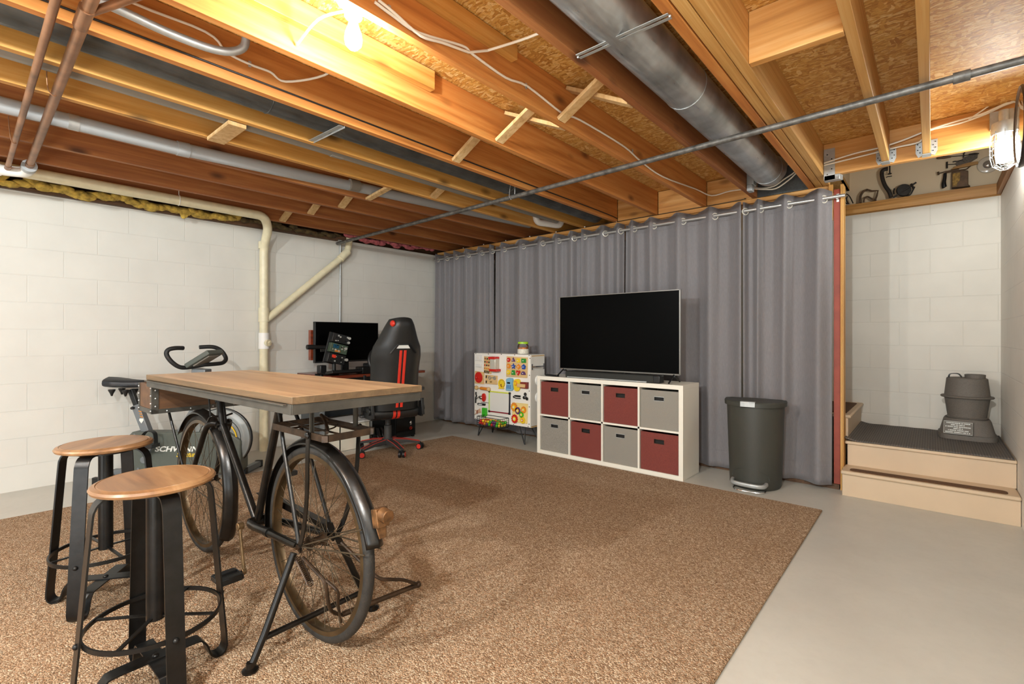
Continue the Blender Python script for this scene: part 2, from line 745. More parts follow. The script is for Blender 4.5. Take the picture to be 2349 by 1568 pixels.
# ------------------------------------------------------------------ room shell
struct(MB().box(-5.3, 1.6, -4.5, 6.4, -0.12, 0).build('floor', M_FLOOR))
struct(MB().box(-5.33, -5.13, -4.5, 6.4, 0, 2.25).build('wall_left', M_WALL_L))
struct(MB().box(-5.13, 0.60, 5.37, 5.50, 0, 2.25).build('wall_back', M_WALL_B))
struct(MB().box(-5.13, 0.60, 5.50, 5.62, 2.25, 3.35).build('wall_back_upper', M_DRY))
struct(MB().box(0.41, 0.60, -0.6, 5.37, 0, 2.25).build('wall_right', M_WALL_R))
struct(MB().box(0.54, 0.66, -0.6, 5.50, 2.25, 3.35).build('wall_right_upper', M_DRY))
struct(MB().box(-5.33, 1.6, -4.5, 4.092, 2.51, 2.54).box(-5.33, -0.58, 4.092, 6.4, 2.51, 2.54).build('ceiling', M_OSB))
struct(MB().box(-0.58, 0.70, 4.052, 6.4, 3.35, 3.40).box(-0.60, -0.58, 4.092, 5.6, 2.51, 3.35).box(-0.58, 0.70, 4.06, 4.092, 2.54, 3.35).build('wall_stairwell', M_DRY))
struct(MB().box(-5.33, -5.27, -4.5, 6.4, 2.25, 2.51).build('wall_left_upper', M_DARKW))
struct(MB().box(-5.29, -5.095, -1.5, 3.05, 2.25, 2.288).box(-5.13, -5.085, -1.5, 2.85, 2.228, 2.249).build('trim_1', M_DARKW), 'dark wooden sill plate on top of the left block wall')
# oak trim round the ledge above the stairs
struct(MB().box(-0.62, 0.43, 5.345, 5.372, 2.257, 2.345).box(-0.62, 0.43, 5.372, 5.50, 2.251, 2.262).build('trim_2', M_OAK, bevel=0.003))
struct(MB().box(0.385, 0.411, 3.9, 5.345, 2.257, 2.345).box(0.411, 0.54, 3.9, 5.5, 2.251, 2.262).build('trim_3', M_OAKY, bevel=0.003))
# frame of the curtained partition: plates, post and blocking
struct(MB().box(-5.13, -0.585, 4.345, 4.435, 2.252, 2.288).box(-5.13, -0.585, 4.345, 4.435, 2.205, 2.249).build('trim_4', M_FIRX, bevel=0.002), 'pine top plate above the grey curtains')
struct(MB().box(-5.0, -0.52, 4.335, 4.435, 0, 0.038).build('trim_5', M_DARKW, bevel=0.002), 'pine bottom plate on the floor behind the curtains')
struct(MB().box(-0.556, -0.515, 4.335, 4.435, 0.04, 2.25).build('trim_6', M_RED, bevel=0.002), 'red painted post at the end of the curtains')
struct(MB().box(-0.5135, -0.504, 4.330, 4.435, 0.0, 2.28).box(-0.503, -0.494, 4.330, 4.435, 0.0, 2.28).build('trim_7', M_FIRZ, bevel=0.001), 'bare wood edge of the partition by the stairs')
struct(MB().box(-0.588, -0.560, 4.325, 4.345, 2.02, 2.288).build('trim_8', M_FIRZ, bevel=0.002))

# ------------------------------------------------------------------ joists and blocking
JX = [(-4.958, M_FIR2, 'fir ceiling joist hard against the left block wall, beside the insulation'),
      (-4.470, M_FIR2, 'reddish ceiling joist just right of the cream drain pipe'),
      (-4.040, M_FIR2, 'pale tan ceiling joist, third out from the left block wall'),
      (-3.610, M_FIR2, 'ceiling joist just left of the thick light grey pipe'),
      (-3.170, M_FIRY, 'yellow ceiling joist with a chipped lower edge, right of the thick grey pipe'),
      (-2.800, M_FIRY, 'yellow ceiling joist just left of the slim dark duct'),
      (-2.410, M_FIR, 'ceiling joist with a thin black cable stapled along its side'),
      (-1.985, M_FIR, 'large knotty ceiling joist just left of the glowing bare bulb'),
      (-1.535, M_FIR, 'ceiling joist with a white cable stapled along its side'),
      (-1.125, M_FIR2, 'brown ceiling joist just left of the big round duct')]
for x, m, lab in JX:
    y1 = 4.34 if x > -2.6 else 5.36
    o = MB().box(x, x + 0.038, -2.2, y1, 2.290, 2.509).build('ceiling_joist', m, bevel=0.002)
    tag(o, lab, 'joist', 'main ceiling joists')
for x, lab in ((-0.247, 'pale joist over the stair end, left of the pair in metal hangers'), (-0.043, 'pale joist over the stair end, right of the pair in metal hangers')):
    o = MB().box(x, x + 0.038, -1.0, 4.048, 2.292, 2.509).build('ceiling_joist', M_LVL, bevel=0.002)
    tag(o, lab, 'joist', 'joists in metal hangers')
t = thing('built_up_beam', 'triple-ply wooden beam between the big round duct and the stair end', 'beam', (-0.65, 1.0, 2.29))
for x, m in ((-0.722, M_FIR), (-0.672, M_LVL), (-0.625, M_LVL)):
    MB().box(x, x + 0.044, -2.2, 4.36, 2.290, 2.509).build('ply', m, t, bevel=0.003)
o = MB().box(-0.58, 0.538, 4.052, 4.092, 2.285, 2.509).build('stair_header', M_FIRX, bevel=0.002)
tag(o, 'wide wooden header board above the stairs, carrying two joists in hangers', 'board')
o = MB().box(-0.58, -0.249, 2.185, 2.225, 2.292, 2.509).build('blocking_board', M_FIRX, bevel=0.002)
tag(o, 'wooden block between the triple beam and the first pale joist', 'board')
for x0, x1, lab in ((-1.945, -1.537, 'golden wood block over the curtains between the white-cable joist and the bulb joist'),
                    (-1.495, -1.127, 'golden wood block over the curtains behind the grey junction box'),
                    (-2.370, -1.987, 'brown wood block over the curtains left of the bulb joist')):
    o = MB().box(x0, x1, 4.345, 4.383, 2.29, 2.505).build('blocking_board', M_FIRX, bevel=0.002)
    tag(o, lab, 'board', 'blocking over the curtains')
o = MB().box(-1.945, -1.907, -2.0, 1.60, 2.40, 2.495).build('nailer_board', M_FIRY, bevel=0.002)
tag(o, 'pale board nailed to the joist side behind the bare bulb', 'board')
o = MB().box(-1.496, -1.458, -2.0, 1.72, 2.437, 2.505).build('nailer_board', M_FIRY, bevel=0.002)
tag(o, 'yellowish board nailed to the joist right of the bulb, cut off square', 'board')
o = MB().box(-3.131, -2.801, 0.945, 1.035, 2.268, 2.289).build('blocking_board', M_BRIDGE, bevel=0.002)
tag(o, 'short flat pale block between the two yellow joists', 'board')
# cross bridging, two struts crossing in each bay
BR = [(-1.947, -1.535, 2.27, 2.0, 2.0, 'X'), (-1.497, -1.125, 2.14, 2.14, 2.0, 'X'), (-2.372, -1.985, 2.18, 2.0, 2.2, 'X')]


def strut(x0, z0, x1, z1, y, lab, w=0.062, m=None, grp='cross bridging between the joists'):
    b = MB().beam((x0, y, z0), (x1, y, z1), 0.02, w, (0, 1, 0))
    tag(b.build('bridging_strut', m or M_BRIDGE, bevel=0.0015), lab, 'strut', grp)


strut(-1.495, 2.300, -1.129, 2.495, 2.12, 'pale bridging strut rising to the right beside the big round duct')
strut(-1.129, 2.300, -1.495, 2.495, 2.20, 'pale bridging strut half hidden behind its twin near the big round duct')
strut(-1.943, 2.305, -1.539, 2.495, 2.12, 'pale bridging strut running up to the right from the bulb joist')
strut(-1.539, 2.300, -1.943, 2.495, 2.20, 'pale bridging strut crossing high behind the white-cable joist')
strut(-2.368, 2.300, -1.989, 2.495, 2.16, 'bridging strut rising from the black-cable joist to the bulb joist')
strut(-3.128, 2.300, -2.804, 2.44, 2.60, 'pale strut between the two yellow joists near the iron pipe')
strut(-3.998, 2.302, -3.614, 2.50, 2.27, 'dim bridging strut left of the thick grey pipe')
strut(-3.568, 2.296, -3.174, 2.345, 2.27, 'dim bridging strut under the thick grey pipe', 0.05)
strut(-4.428, 2.302, -4.044, 2.50, 2.20, 'dim bridging strut in the second bay from the left wall')
strut(-4.916, 2.302, -4.474, 2.50, 2.15, 'dim bridging strut in the bay with the cream drain pipe')


def strip_path(w, d):
    return rect(w, d)


# joist hangers
def hanger(name, xc, w, zb, lab, h=0.10, fw=0.032):
    t = thing(name, lab, 'bracket', (xc, 4.05, zb))
    b = MB()
    b.box(xc - w / 2 - 0.002, xc - w / 2, 3.985, 4.05, zb - 0.002, zb + h)
    b.box(xc + w / 2, xc + w / 2 + 0.002, 3.985, 4.05, zb - 0.002, zb + h)
    b.box(xc - w / 2 - 0.002, xc + w / 2 + 0.002, 3.98, 4.05, zb - 0.004, zb - 0.001)
    b.build('saddle', M_STEEL, t)
    for s in (-1, 1):
        x0 = xc + s * (w / 2 + 0.001)
        f = MB()
        f.prism([(0, 0.01), (s * fw * 0.6, 0.0), (s * fw, 0.03), (s * fw, h), (0, h)][::s], -0.0015, 0.0015,
                basis((x0, 4.0495, zb), (1, 0, 0), (0, 0, 1)))
        for k in range(4):
            f.ball((x0 + s * (fw * 0.5 + (0.006 if k % 2 else -0.005)), 4.046, zb + 0.03 + k * 0.018), 0.0035, 8, 1)
        f.build('flange', [M_STEEL, M_BLKM], t)
    return t


hanger('joist_hanger', -0.228, 0.040, 2.290, 'steel hanger holding the left one of the two pale joists')
hanger('joist_hanger', -0.024, 0.040, 2.290, 'steel hanger holding the right one of the two pale joists')
t = thing('beam_bracket', 'large steel hanger plate at the corner of the beam and stair header', 'bracket', (-0.55, 4.04, 2.25))
b = MB().box(-0.578, -0.512, 4.046, 4.0495, 2.25, 2.47)
for k in range(5):
    b.ball((-0.545 + (0.014 if k % 2 else -0.012), 4.045, 2.29 + k * 0.035), 0.0045, 8, 1)
b.build('plate', [M_STEEL, M_BLKM], t)
MB().prism([(-0.578, 4.046), (-0.485, 4.046), (-0.47, 4.10), (-0.578, 4.10)], 2.246, 2.285).build('seat', M_STEEL, t, bevel=0.004)

# ------------------------------------------------------------------ ducts, pipes and cables under the ceiling
t = thing('round_duct', 'large shiny round galvanised duct running beside the triple beam', 'duct', (-0.92, 1.5, 2.29))
DC = (-0.925, 2.385)
b = MB()
pts = [(DC[0], y, DC[1]) for y in (-1.6, 0.4, 2.3, 3.98)] + [(DC[0], 4.04, DC[1] + 0.005), (DC[0], 4.09, DC[1] + 0.03), (DC[0], 4.11, DC[1] + 0.07)]
b.tube(pts, 0.105, 36)
b.build('pipe', M_GALV, t)
for y in (0.95, 2.38, 3.95):
    MB().ring((DC[0], y, DC[1]), 0.1055, 0.0022, (0, 1, 0), 40, 6).build('seam', M_GALV, t)
b = MB()
for dy in (-0.012, 0.012):
    b.beam((-1.085, 1.66 + dy, 2.283), (-0.70, 1.66 + dy, 2.283), 0.014, 0.002, (0, 0, 1))
for x in (-1.085, -0.70):
    b.ball((x, 1.66, 2.282), 0.005, 8)
tag(b.build('duct_strap', M_STEEL), 'bright steel strap crossing under the big round duct', 'strap')
o = MB().box(-1.085, -0.724, 4.338, 4.343, 2.29, 2.505).build('duct_flange_panel', M_GALVD)
tag(o, 'dark sheet metal panel behind the end of the big round duct', 'panel')

t = thing('slim_duct', 'slim dark galvanised duct tucked in the bay left of the black-cable joist', 'duct', (-2.56, 1.5, 2.29))
b = MB()
b.tube([(-2.565, y, 2.385) for y in (-2.2, 1.0, 4.25)], 0.092, 30)
b.build('pipe', M_GALVD, t)
for y in (1.05, 2.9):
    MB().ring((-2.565, y, 2.385), 0.0925, 0.003, (0, 1, 0), 36, 6).build('seam', M_GALVD, t)
b = MB().beam((-2.765, 1.37, 2.296), (-2.415, 1.37, 2.287), 0.022, 0.002, (0, 0, 1)).beam((-2.765, 1.392, 2.296), (-2.415, 1.392, 2.287), 0.003, 0.012, (0, 0, 1))
tag(b.build('duct_strap', M_STEEL), 'thin steel strap under the slim dark duct', 'strap')

t = thing('grey_pipe', 'thick light grey plastic pipe running between the left ceiling joists', 'pipe', (-3.525, 1.0, 2.27))
MB().tube([(-3.528, -1.8, 2.308), (-3.528, 0.9, 2.312), (-3.50, 2.4, 2.36), (-3.47, 4.3, 2.42)], 0.040, 20).build('pipe', M_GREYPVC, t)
MB().cyl((-3.528, 0.40, 2.311), (-3.528, 0.445, 2.311), 0.042, 20).build('band', M_STEEL, t)
MB().cyl((-3.528, 0.90, 2.312), (-3.527, 0.965, 2.314), 0.044, 20).build('coupling', M_GREYPVC, t)
MB().cyl((-3.485, 2.05, 2.349), (-3.483, 2.13, 2.352), 0.045, 20).build('coupling', M_GREYPVC2, t)
t = thing('grey_pipe', 'thin dull grey pipe tucked against the yellow joist left of the slim duct', 'pipe', (-2.87, 1.0, 2.29))
MB().tube([(-2.872, y, 2.322) for y in (-1.8, 1.2, 4.0)], 0.032, 16).build('pipe', M_GREYPVC2, t)
MB().cyl((-2.872, 1.56, 2.322), (-2.872, 1.64, 2.322), 0.036, 16).build('coupling', M_GREYPVC2, t)
t = thing('white_pipe_elbow', 'short white drain fitting with two elbows high above the curtain', 'pipe', (-3.05, 4.1, 2.30))
MB().tube(fillet([(-3.10, 3.95, 2.50), (-3.10, 3.95, 2.33), (-3.0, 4.26, 2.33), (-3.0, 4.26, 2.50)], 0.06), 0.034, 14).build('pipe', M_PVC, t)

t = thing('iron_pipe', 'long black iron gas pipe crossing the whole ceiling', 'pipe', (-2.3, 2.835, 2.2))
MB().tube([(-5.10, 2.845, 2.198), (-2.3, 2.835, 2.228), (0.405, 2.82, 2.262)], 0.0165, 14).build('pipe', M_IRON, t)
MB().cyl((0.07, 2.823, 2.2575), (0.125, 2.823, 2.258), 0.0235, 18).build('coupling', M_IRON, t)
b = MB()
b.tube([(-2.475, 2.835, 2.34), (-2.472, 2.815, 2.23), (-2.467, 2.83, 2.208), (-2.455, 2.86, 2.225), (-2.45, 2.86, 2.34)], 0.0022, 6)
b.build('wire_hook', M_STEEL, t)

for nm, lab, pts, r, ho in (('copper_pipe', 'thinner copper pipe crossing under the joists, nearest the camera at left', [(-1.2, 0.213, 2.25), (-4.60, 0.226, 2.25)], 0.0135, -3.9),
                            ('copper_pipe', 'thicker copper pipe with a tee crossing under the joists at far left', [(-1.2, 0.285, 2.25), (-4.43, 0.316, 2.25)], 0.019, -2.98)):
    t = thing(nm, lab, 'pipe', (-3, pts[0][1], 2.23), 0, 'copper pipes')
    MB().tube(pts, r, 14).build('pipe', M_COPPER, t)
    dx = pts[1][0] + 0.10
    MB().cyl((dx, pts[1][1], 2.25), (dx - 0.08, pts[1][1], 2.25), r * 1.18, 14).build('fitting', M_COPPER, t)
    yy = pts[0][1] + 0.008
    MB().tube(smooth([(ho + 0.05, yy - 0.03, 2.40), (ho + 0.01, yy - r - 0.004, 2.26), (ho, yy, 2.25 - r - 0.003), (ho - 0.005, yy + r + 0.004, 2.26), (ho - 0.005, yy + r + 0.004, 2.30)], 5), 0.0022, 6).build('wire_hook', M_COPPER, t)
    if r > 0.015:
        MB().cyl((-2.14, 0.291, 2.25), (-2.28, 0.292, 2.25), r * 1.2, 14).build('tee', M_COPPER, t)
        MB().tube([(-2.19, 0.291, 2.25), (-2.05, 0.36, 2.262), (-1.9, 0.43, 2.275)], 0.0135, 12).build('branch', M_COPPER, t)

t = thing('drain_pipe', 'cream drain pipe along the left wall with a vertical stack and slanting branch', 'pipe', (-5.05, 2.03, 0))
b = MB()
b.tube(fillet([(-4.835, -1.6, 2.315), (-4.845, 1.95, 2.300), (-4.90, 2.01, 2.205), (-5.055, 2.03, 2.03), (-5.055, 2.03, 0.0)], 0.07), 0.041, 18)
b.build('stack', M_CREAM, t)
for z, h in ((2.02, 0.07), (1.29, 0.14), (1.02, 0.16), (0.47, 0.07)):
    MB().cyl((-5.055, 2.03, z), (-5.055, 2.03, z + h), 0.049, 20).build('coupling', M_CREAM if z != 1.02 else M_PVC, t)
MB().tube(fillet([(-5.055, 2.05, 1.31), (-5.06, 2.95, 2.10), (-5.06, 2.975, 2.24), (-5.06, 2.98, 2.50)], 0.06), 0.036, 16).build('branch', M_CREAM, t)
MB().cyl((-5.057, 2.86, 2.02), (-5.06, 2.955, 2.12), 0.043, 18).build('coupling', M_CREAM, t)
b = MB().cyl((-5.03, 2.04, 1.08), (-4.995, 2.055, 1.08), 0.034, 18).cyl((-4.995, 2.055, 1.08), (-4.98, 2.062, 1.08), 0.016, 4)
b.build('cleanout_plug', M_CREAM, t)
MB().tube([(-4.842, 1.25, 2.345), (-4.842, 1.25, 2.42)], 0.003, 6).ring((-4.842, 1.25, 2.304), 0.044, 0.003, (0, 1, 0), 20, 6).build('pipe_strap', M_PVC, t)
t = thing('white_pipe_elbow', 'glossy white pipe elbow at the end of the thicker copper pipe, far left', 'pipe', (-4.55, 0.32, 2.2))
MB().tube(fillet([(-4.40, 0.316, 2.247), (-4.62, 0.318, 2.247), (-4.64, -0.5, 2.21)], 0.10, 8), 0.034, 18).build('pipe', M_PVC, t)
MB().cyl((-4.395, 0.3155, 2.247), (-4.46, 0.316, 2.247), 0.039, 18).build('socket', M_GREYPVC, t)
MB().cyl((-4.632, 0.20, 2.243), (-4.634, 0.13, 2.241), 0.038, 18).build('socket', M_PVC, t)
t = thing('wall_conduit', 'thin steel conduit running down the white block wall above the monitor', 'conduit', (-5.11, 2.89, 1))
MB().tube([(-5.112, 2.895, 2.24), (-5.112, 2.885, 0.9)], 0.0105, 12).build('tube', M_STEEL, t)
MB().cyl((-5.112, 2.893, 1.97), (-5.112, 2.893, 2.0), 0.015, 12).build('clip', M_STEEL, t)
t = thing('bent_conduit', 'bent steel conduit curving up between joists at top left', 'conduit', (-2.2, 0.4, 2.3))
MB().tube(smooth([(-2.17, -0.6, 2.325), (-2.2, 0.25, 2.325), (-2.235, 0.55, 2.325), (-2.235, 0.72, 2.335), (-2.20, 0.80, 2.37), (-2.17, 0.80, 2.45)], 8), 0.0165, 14).build('tube', M_STEEL, t)

o = MB().tube(smooth([(-2.368, -1.5, 2.330), (-2.368, 0.2, 2.335), (-2.368, 1.0, 2.335), (-2.368, 2.0, 2.33), (-2.368, 3.0, 2.328), (-2.368, 4.25, 2.325), (-2.40, 4.335, 2.30)], 5), 0.0045, 8)
tag(o.build('thin_cable', M_BLACKC), 'thin black cable stapled along a joist and ending above the curtain', 'cable')
o = MB().tube(smooth([(-4.9, 4.338, 2.292), (-3.5, 4.338, 2.293), (-2.4, 4.338, 2.292), (-1.3, 4.338, 2.293), (-1.18, 4.33, 2.30)], 5), 0.003, 6)
for k in range(7):
    o.ball((-4.6 + k * 0.37, 4.334, 2.293), 0.007, 8, 1)
tag(o.build('thin_cable', [M_BLACKC, M_PVC]), 'thin dark cable pinned along the seam above the curtain top plate', 'cable')


def staples(ts, pts, r=0.010):
    for p in pts:
        MB().obox(p, (0.004, r * 1.2, r * 2.6)).build('staple', M_STEEL, ts)


t = thing('white_cable', 'white cable stapled along the joist from bulb fixture to junction box', 'cable', (-1.49, 2, 2.4))
MB().tube(smooth([(-1.489,0.975,2.3312),(-1.489,1.0483,2.3215),(-1.489,1.1677,2.3143),(-1.489,1.3961,2.3675),(-1.489,1.46,2.3589),(-1.489,1.6713,2.3448),(-1.489,1.8311,2.3667),(-1.489,2.1262,2.3373),(-1.489,2.2956,2.3595),(-1.489,2.8032,2.3633),(-1.489,3.0489,2.3326),(-1.489,3.4007,2.3166),(-1.489,4.0503,2.3761)] + [(-1.44, 4.30, 2.365), (-1.3, 4.335, 2.385), (-1.16, 4.335, 2.375)], 4), 0.0055, 8).build('run', M_ROMEX, t)
MB().tube(smooth([(-1.484,0.986,2.3424),(-1.484,1.0543,2.3303),(-1.484,1.1742,2.3036),(-1.484,1.2839,2.327),(-1.484,1.4292,2.3528)], 4) + smooth([(-1.47, 1.53, 2.40), (-1.3, 1.60, 2.42), (-1.13, 1.66, 2.45)], 4), 0.0055, 8).build('branch', M_ROMEX, t)
staples(t, [(-1.489,1.0352,2.3387),(-1.489,1.8211,2.3649),(-1.489,2.9286,2.3659)])
t = thing('white_cable', 'loose white cable sagging between the bulb joist and black-cable joist', 'cable', (-2.36, 1, 2.4))
MB().tube(smooth([(-2.10, -0.2, 2.46), (-2.34, 0.35, 2.45)] + [(-2.365,0.7061,2.4612),(-2.365,0.7914,2.4088),(-2.365,0.8916,2.397),(-2.365,0.9789,2.3989),(-2.365,1.0505,2.3819)] + [(-2.25, 1.19, 2.43), (-2.05, 1.22, 2.47), (-1.99, 1.22, 2.49)], 5), 0.0055, 8).build('run', M_ROMEX, t)
staples(t, [(-2.364,0.8874,2.3969)])
t = thing('white_cable', 'white cables strung along the stair header to the caged lamp', 'cable', (-0.2, 4.04, 2.4))
MB().tube(smooth([(-0.5751,4.03,2.356),(-0.398,4.03,2.3658),(-0.3021,4.03,2.3719),(-0.1649,4.03,2.3806),(-0.0563,4.03,2.3862),(-0.0142,4.03,2.4439),(0.1273,4.03,2.45),(0.242,4.03,2.4716),(0.3153,4.03,2.4982),(0.3598,4.03,2.5071)], 4), 0.0055, 8).build('run', M_ROMEX, t)
MB().tube(smooth([(-0.5745,4.026,2.3702),(-0.3976,4.026,2.3943),(-0.2553,4.026,2.3997),(-0.1427,4.026,2.4161),(-0.0563,4.026,2.4377),(-0.0038,4.026,2.4507),(0.1075,4.026,2.4651),(0.2231,4.026,2.4759),(0.3149,4.026,2.5046),(0.3595,4.026,2.5159)], 4), 0.0055, 8).build('run', M_ROMEX, t)
MB().tube(smooth([(0.1696,4.02,2.4582),(0.2321,4.02,2.4971),(0.2782,4.02,2.5242),(0.3324,4.02,2.5198),(0.3677,4.02,2.501)], 4), 0.0045, 8).build('loop', M_ROMEX, t)
t = thing('white_cable', 'bundle of white cables drooping from the junction box under the round duct', 'cable', (-0.9, 4.2, 2.3))
MB().tube(smooth([(-1.0953,4.22,2.3543),(-1.0309,4.22,2.3273),(-0.9367,4.22,2.3257),(-0.8606,4.22,2.3677),(-0.7952,4.22,2.404),(-0.7284,4.22,2.4718)], 4), 0.0055, 8).build('run', M_ROMEX, t)
MB().tube(smooth([(-1.0927,4.21,2.3374),(-1.0126,4.21,2.3144),(-0.9192,4.21,2.3027),(-0.8287,4.21,2.3518),(-0.7845,4.21,2.3891),(-0.7124,4.21,2.4587)], 4), 0.0055, 8).build('run', M_ROMEX, t)
MB().tube(smooth([(-1.165,4.15,2.4224),(-1.1849,4.15,2.4619),(-1.1749,4.15,2.4949),(-1.142,4.15,2.5015),(-1.0997,4.15,2.471),(-1.0676,4.15,2.3946),(-1.0612,4.15,2.338)], 4), 0.0045, 8).build('loop', M_ROMEX, t)
t = thing('junction_box', 'small grey electrical junction box screwed to a joist above the curtain', 'junction box', (-1.07, 4.1, 2.3))
MB().box(-1.085, -1.035, 4.03, 4.12, 2.32, 2.415).build('box', M_STEEL, t, bevel=0.003)
MB().box(-1.082, -1.045, 4.02, 4.09, 2.27, 2.318).build('cover', M_GREYPVC, t, bevel=0.004)
MB().ring((-1.07, 4.12, 2.395), 0.06, 0.0035, (0.9, 0.6, 0.1), 30, 6).build('cable_loop', M_BLACKC, t)

# ------------------------------------------------------------------ insulation on top of the left wall


def fluff(y0, y1, x0, x1, z0, z1, seed):
    r = random.Random(seed)
    b = MB()
    y = y0
    while y < y1:
        b.ball(((x0 + x1) / 2 + r.uniform(-0.02, 0.02), y, (z0 + z1) / 2 + r.uniform(-0.02, 0.03)), (abs(x1 - x0) / 2, r.uniform(0.05, 0.09), abs(z1 - z0) / 2 * r.uniform(0.8, 1.25)), 10)
        y += 0.06
    return b


def rough(o, s=0.03, size=0.05):
    tx = bpy.data.textures.new('fluff', 'CLOUDS')
    tx.noise_scale = size
    q = o.modifiers.new('sub', 'SUBSURF')
    q.levels = q.render_levels = 1
    d = o.modifiers.new('d', 'DISPLACE')
    d.texture = tx
    d.strength = s
    d.mid_level = 0.5


o = fluff(-1.0, 1.78, -5.095, -4.985, 2.235, 2.30, 3)
o.ball((-5.045, 1.02, 2.262), (0.03, 0.09, 0.035), 10).ball((-5.02, 1.1, 2.25), (0.02, 0.13, 0.014), 10).ball((-5.0, 1.33, 2.235), (0.012, 0.04, 0.045), 10)
o = o.build('insulation_batt', M_YINS)
rough(o)
tag(o, 'ragged yellow fibreglass insulation on top of the left wall', 'insulation')
o = fluff(1.85, 2.85, -5.10, -5.02, 2.255, 2.30, 9).build('insulation_batt', mat('dirty_fibreglass', '4f3f22', 0.95, var=(25, 0.5)))
rough(o)
tag(o, 'dark dirty insulation on top of the left wall between the two drain pipes', 'insulation')
o = fluff(2.95, 4.2, -5.06, -4.99, 2.255, 2.31, 5).build('insulation_batt', M_PINS)
rough(o, 0.02)
tag(o, 'pink fibreglass insulation on top of the left wall near the curtain', 'insulation')

# ------------------------------------------------------------------ lamps
t = thing('bulb_fixture', 'bare glowing bulb in a white porcelain ceiling holder between joists', 'lamp', (-1.6, 0.957, 2.3))
BX, BY = -1.605, 0.960
MB().lathe([(0.0, 0.0), (0.058, 0.0), (0.066, -0.008), (0.058, -0.022), (0.034, -0.03), (0.032, -0.07), (0.028, -0.075), (0.0, -0.075)][::-1], 32, Matrix.Translation((BX, BY, 2.392))).build('holder', M_WHITE, t)
MB().lathe([(0.0, -0.115), (0.016, -0.112), (0.028, -0.098), (0.0315, -0.078), (0.028, -0.055), (0.019, -0.03), (0.014, -0.01), (0.013, 0.0)], 24, Matrix.Translation((BX, BY, 2.317))).build('bulb', emit('glowing_bulb', (0.95, 0.96, 0.92, 1), BULB_W), t)
MB().cyl((BX, BY, 2.392), (BX, BY, 2.44), 0.05, 8).box(BX - 0.02, -1.537, BY - 0.015, BY + 0.015, 2.42, 2.436).build('ceiling_box', M_STEEL, t)
MB().tube(smooth([(BX - 0.05, BY - 0.01, 2.36), (-1.75, 0.90, 2.345), (-1.93, 0.905, 2.325)], 5), 0.005, 8).build('cable', M_ROMEX, t)

t = thing('caged_lamp', 'glowing jelly-jar lamp in a wire cage by the stairs, top right', 'lamp', (0.305, 3.82, 2.05))
LX, LY = 0.311, 3.905
LZ = 2.370
T0 = Matrix.Translation((LX, LY, LZ))
MB().lathe([(0.0, 0.06), (0.022, 0.06), (0.022, 0.0), (0.050, -0.01), (0.055, -0.05), (0.050, -0.075), (0.0, -0.075)][::-1], 28, T0).cyl((LX, LY, LZ + 0.045), (LX, 4.03, LZ + 0.045), 0.014, 12).box(LX - 0.05, LX + 0.05, 4.015, 4.05, LZ, LZ + 0.10).build('cap', M_STEEL, t)
MB().lathe([(0.046, -0.075), (0.050, -0.12), (0.050, -0.20), (0.042, -0.245), (0.020, -0.262), (0.0, -0.265)], 28, T0).build('jar', M_GLASS, t)
b = MB()
for k in range(8):
    a = math.pi * k / 4
    b.tube([(LX + r * math.cos(a), LY + r * math.sin(a), LZ + z) for r, z in ((0.054, -0.06), (0.058, -0.12), (0.058, -0.20), (0.048, -0.252), (0.02, -0.275))], 0.0018, 6)
for r, z in ((0.058, -0.11), (0.058, -0.15), (0.058, -0.19), (0.050, -0.248), (0.02, -0.275)):
    b.ring((LX, LY, LZ + z), r, 0.0018, (0, 0, 1), 28, 6)
b.build('cage', M_STEEL, t)
MB().lathe([(0.0, -0.24), (0.022, -0.235), (0.033, -0.21), (0.036, -0.17), (0.033, -0.12), (0.02, -0.085), (0.0, -0.08)], 20, T0).build('bulb', emit('glowing_jar_bulb', (0.95, 0.97, 0.94, 1), JAR_W), t)

t = thing('round_mirror', 'round dark-rimmed glass disc on the right wall at the photo edge', 'mirror', (0.35, 3.55, 2.0))
MB().cyl((0.352, 3.55, 2.213), (0.41, 3.55, 2.213), 0.02, 12).build('bracket', M_BLK, t)
Mx = basis((0.343, 3.55, 2.213), (0, 1, 0), (0, 0, 1)) @ Matrix.Rotation(math.pi, 4, 'X')
MB().lathe([(0.0, 0.012), (0.10, 0.009), (0.188, 0.002)][::-1], 48, Mx).build('glass', mat('mirror_glass', 'c8b9a4', 0.06, 1.0), t)
MB().lathe([(0.188, -0.02), (0.200, -0.015), (0.203, 0.002), (0.196, 0.010), (0.188, 0.004)], 48, Mx).build('rim', mat('dark_rim', '3a3230', 0.4, 0.6), t)

# ------------------------------------------------------------------ rug
struct_rug = MB().prism([(-4.58, -3.0), (-0.54, -3.0), (-0.54, 3.725), (-4.135, 3.725)], 0.0, 0.012)
o = struct_rug.build('area_rug', M_RUG, bevel=0.005)
tag(o, 'large brown speckled carpet covering most of the grey floor', 'rug')

# ------------------------------------------------------------------ bicycle bar table
M_TABLE = wood('table_walnut', '7d5f42', 'aa8760', 'c4a47c', 0, 20, 1.2, 0.42, bump=0.1, coat=0.15)
M_TEDGE = wood('table_edge', '4f3d29', '6b5439', '866a49', 0, 26, 1.4, 0.6)
M_TFRAME = mat('grey_steel_frame', '4c4943', 0.45, 0.55, var=(14, 0.25))
M_PAINT = mat('worn_black_enamel', '191613', 0.28, 0.35, var=(16, 0.55), bump=(40, 0.12))
M_RUSTY = mat('rusty_brown_steel', '3a2a1c', 0.45, 0.4, var=(22, 0.6), bump=(50, 0.25))
M_TYRE = mat('dusty_tyre', '211e1a', 0.7, 0.0, var=(30, 0.35), bump=(160, 0.4))
M_RIM = mat('tarnished_rim', '57452e', 0.35, 0.65, var=(10, 0.45))
M_SPOKE = mat('dull_spokes', '4f4333', 0.4, 0.6)
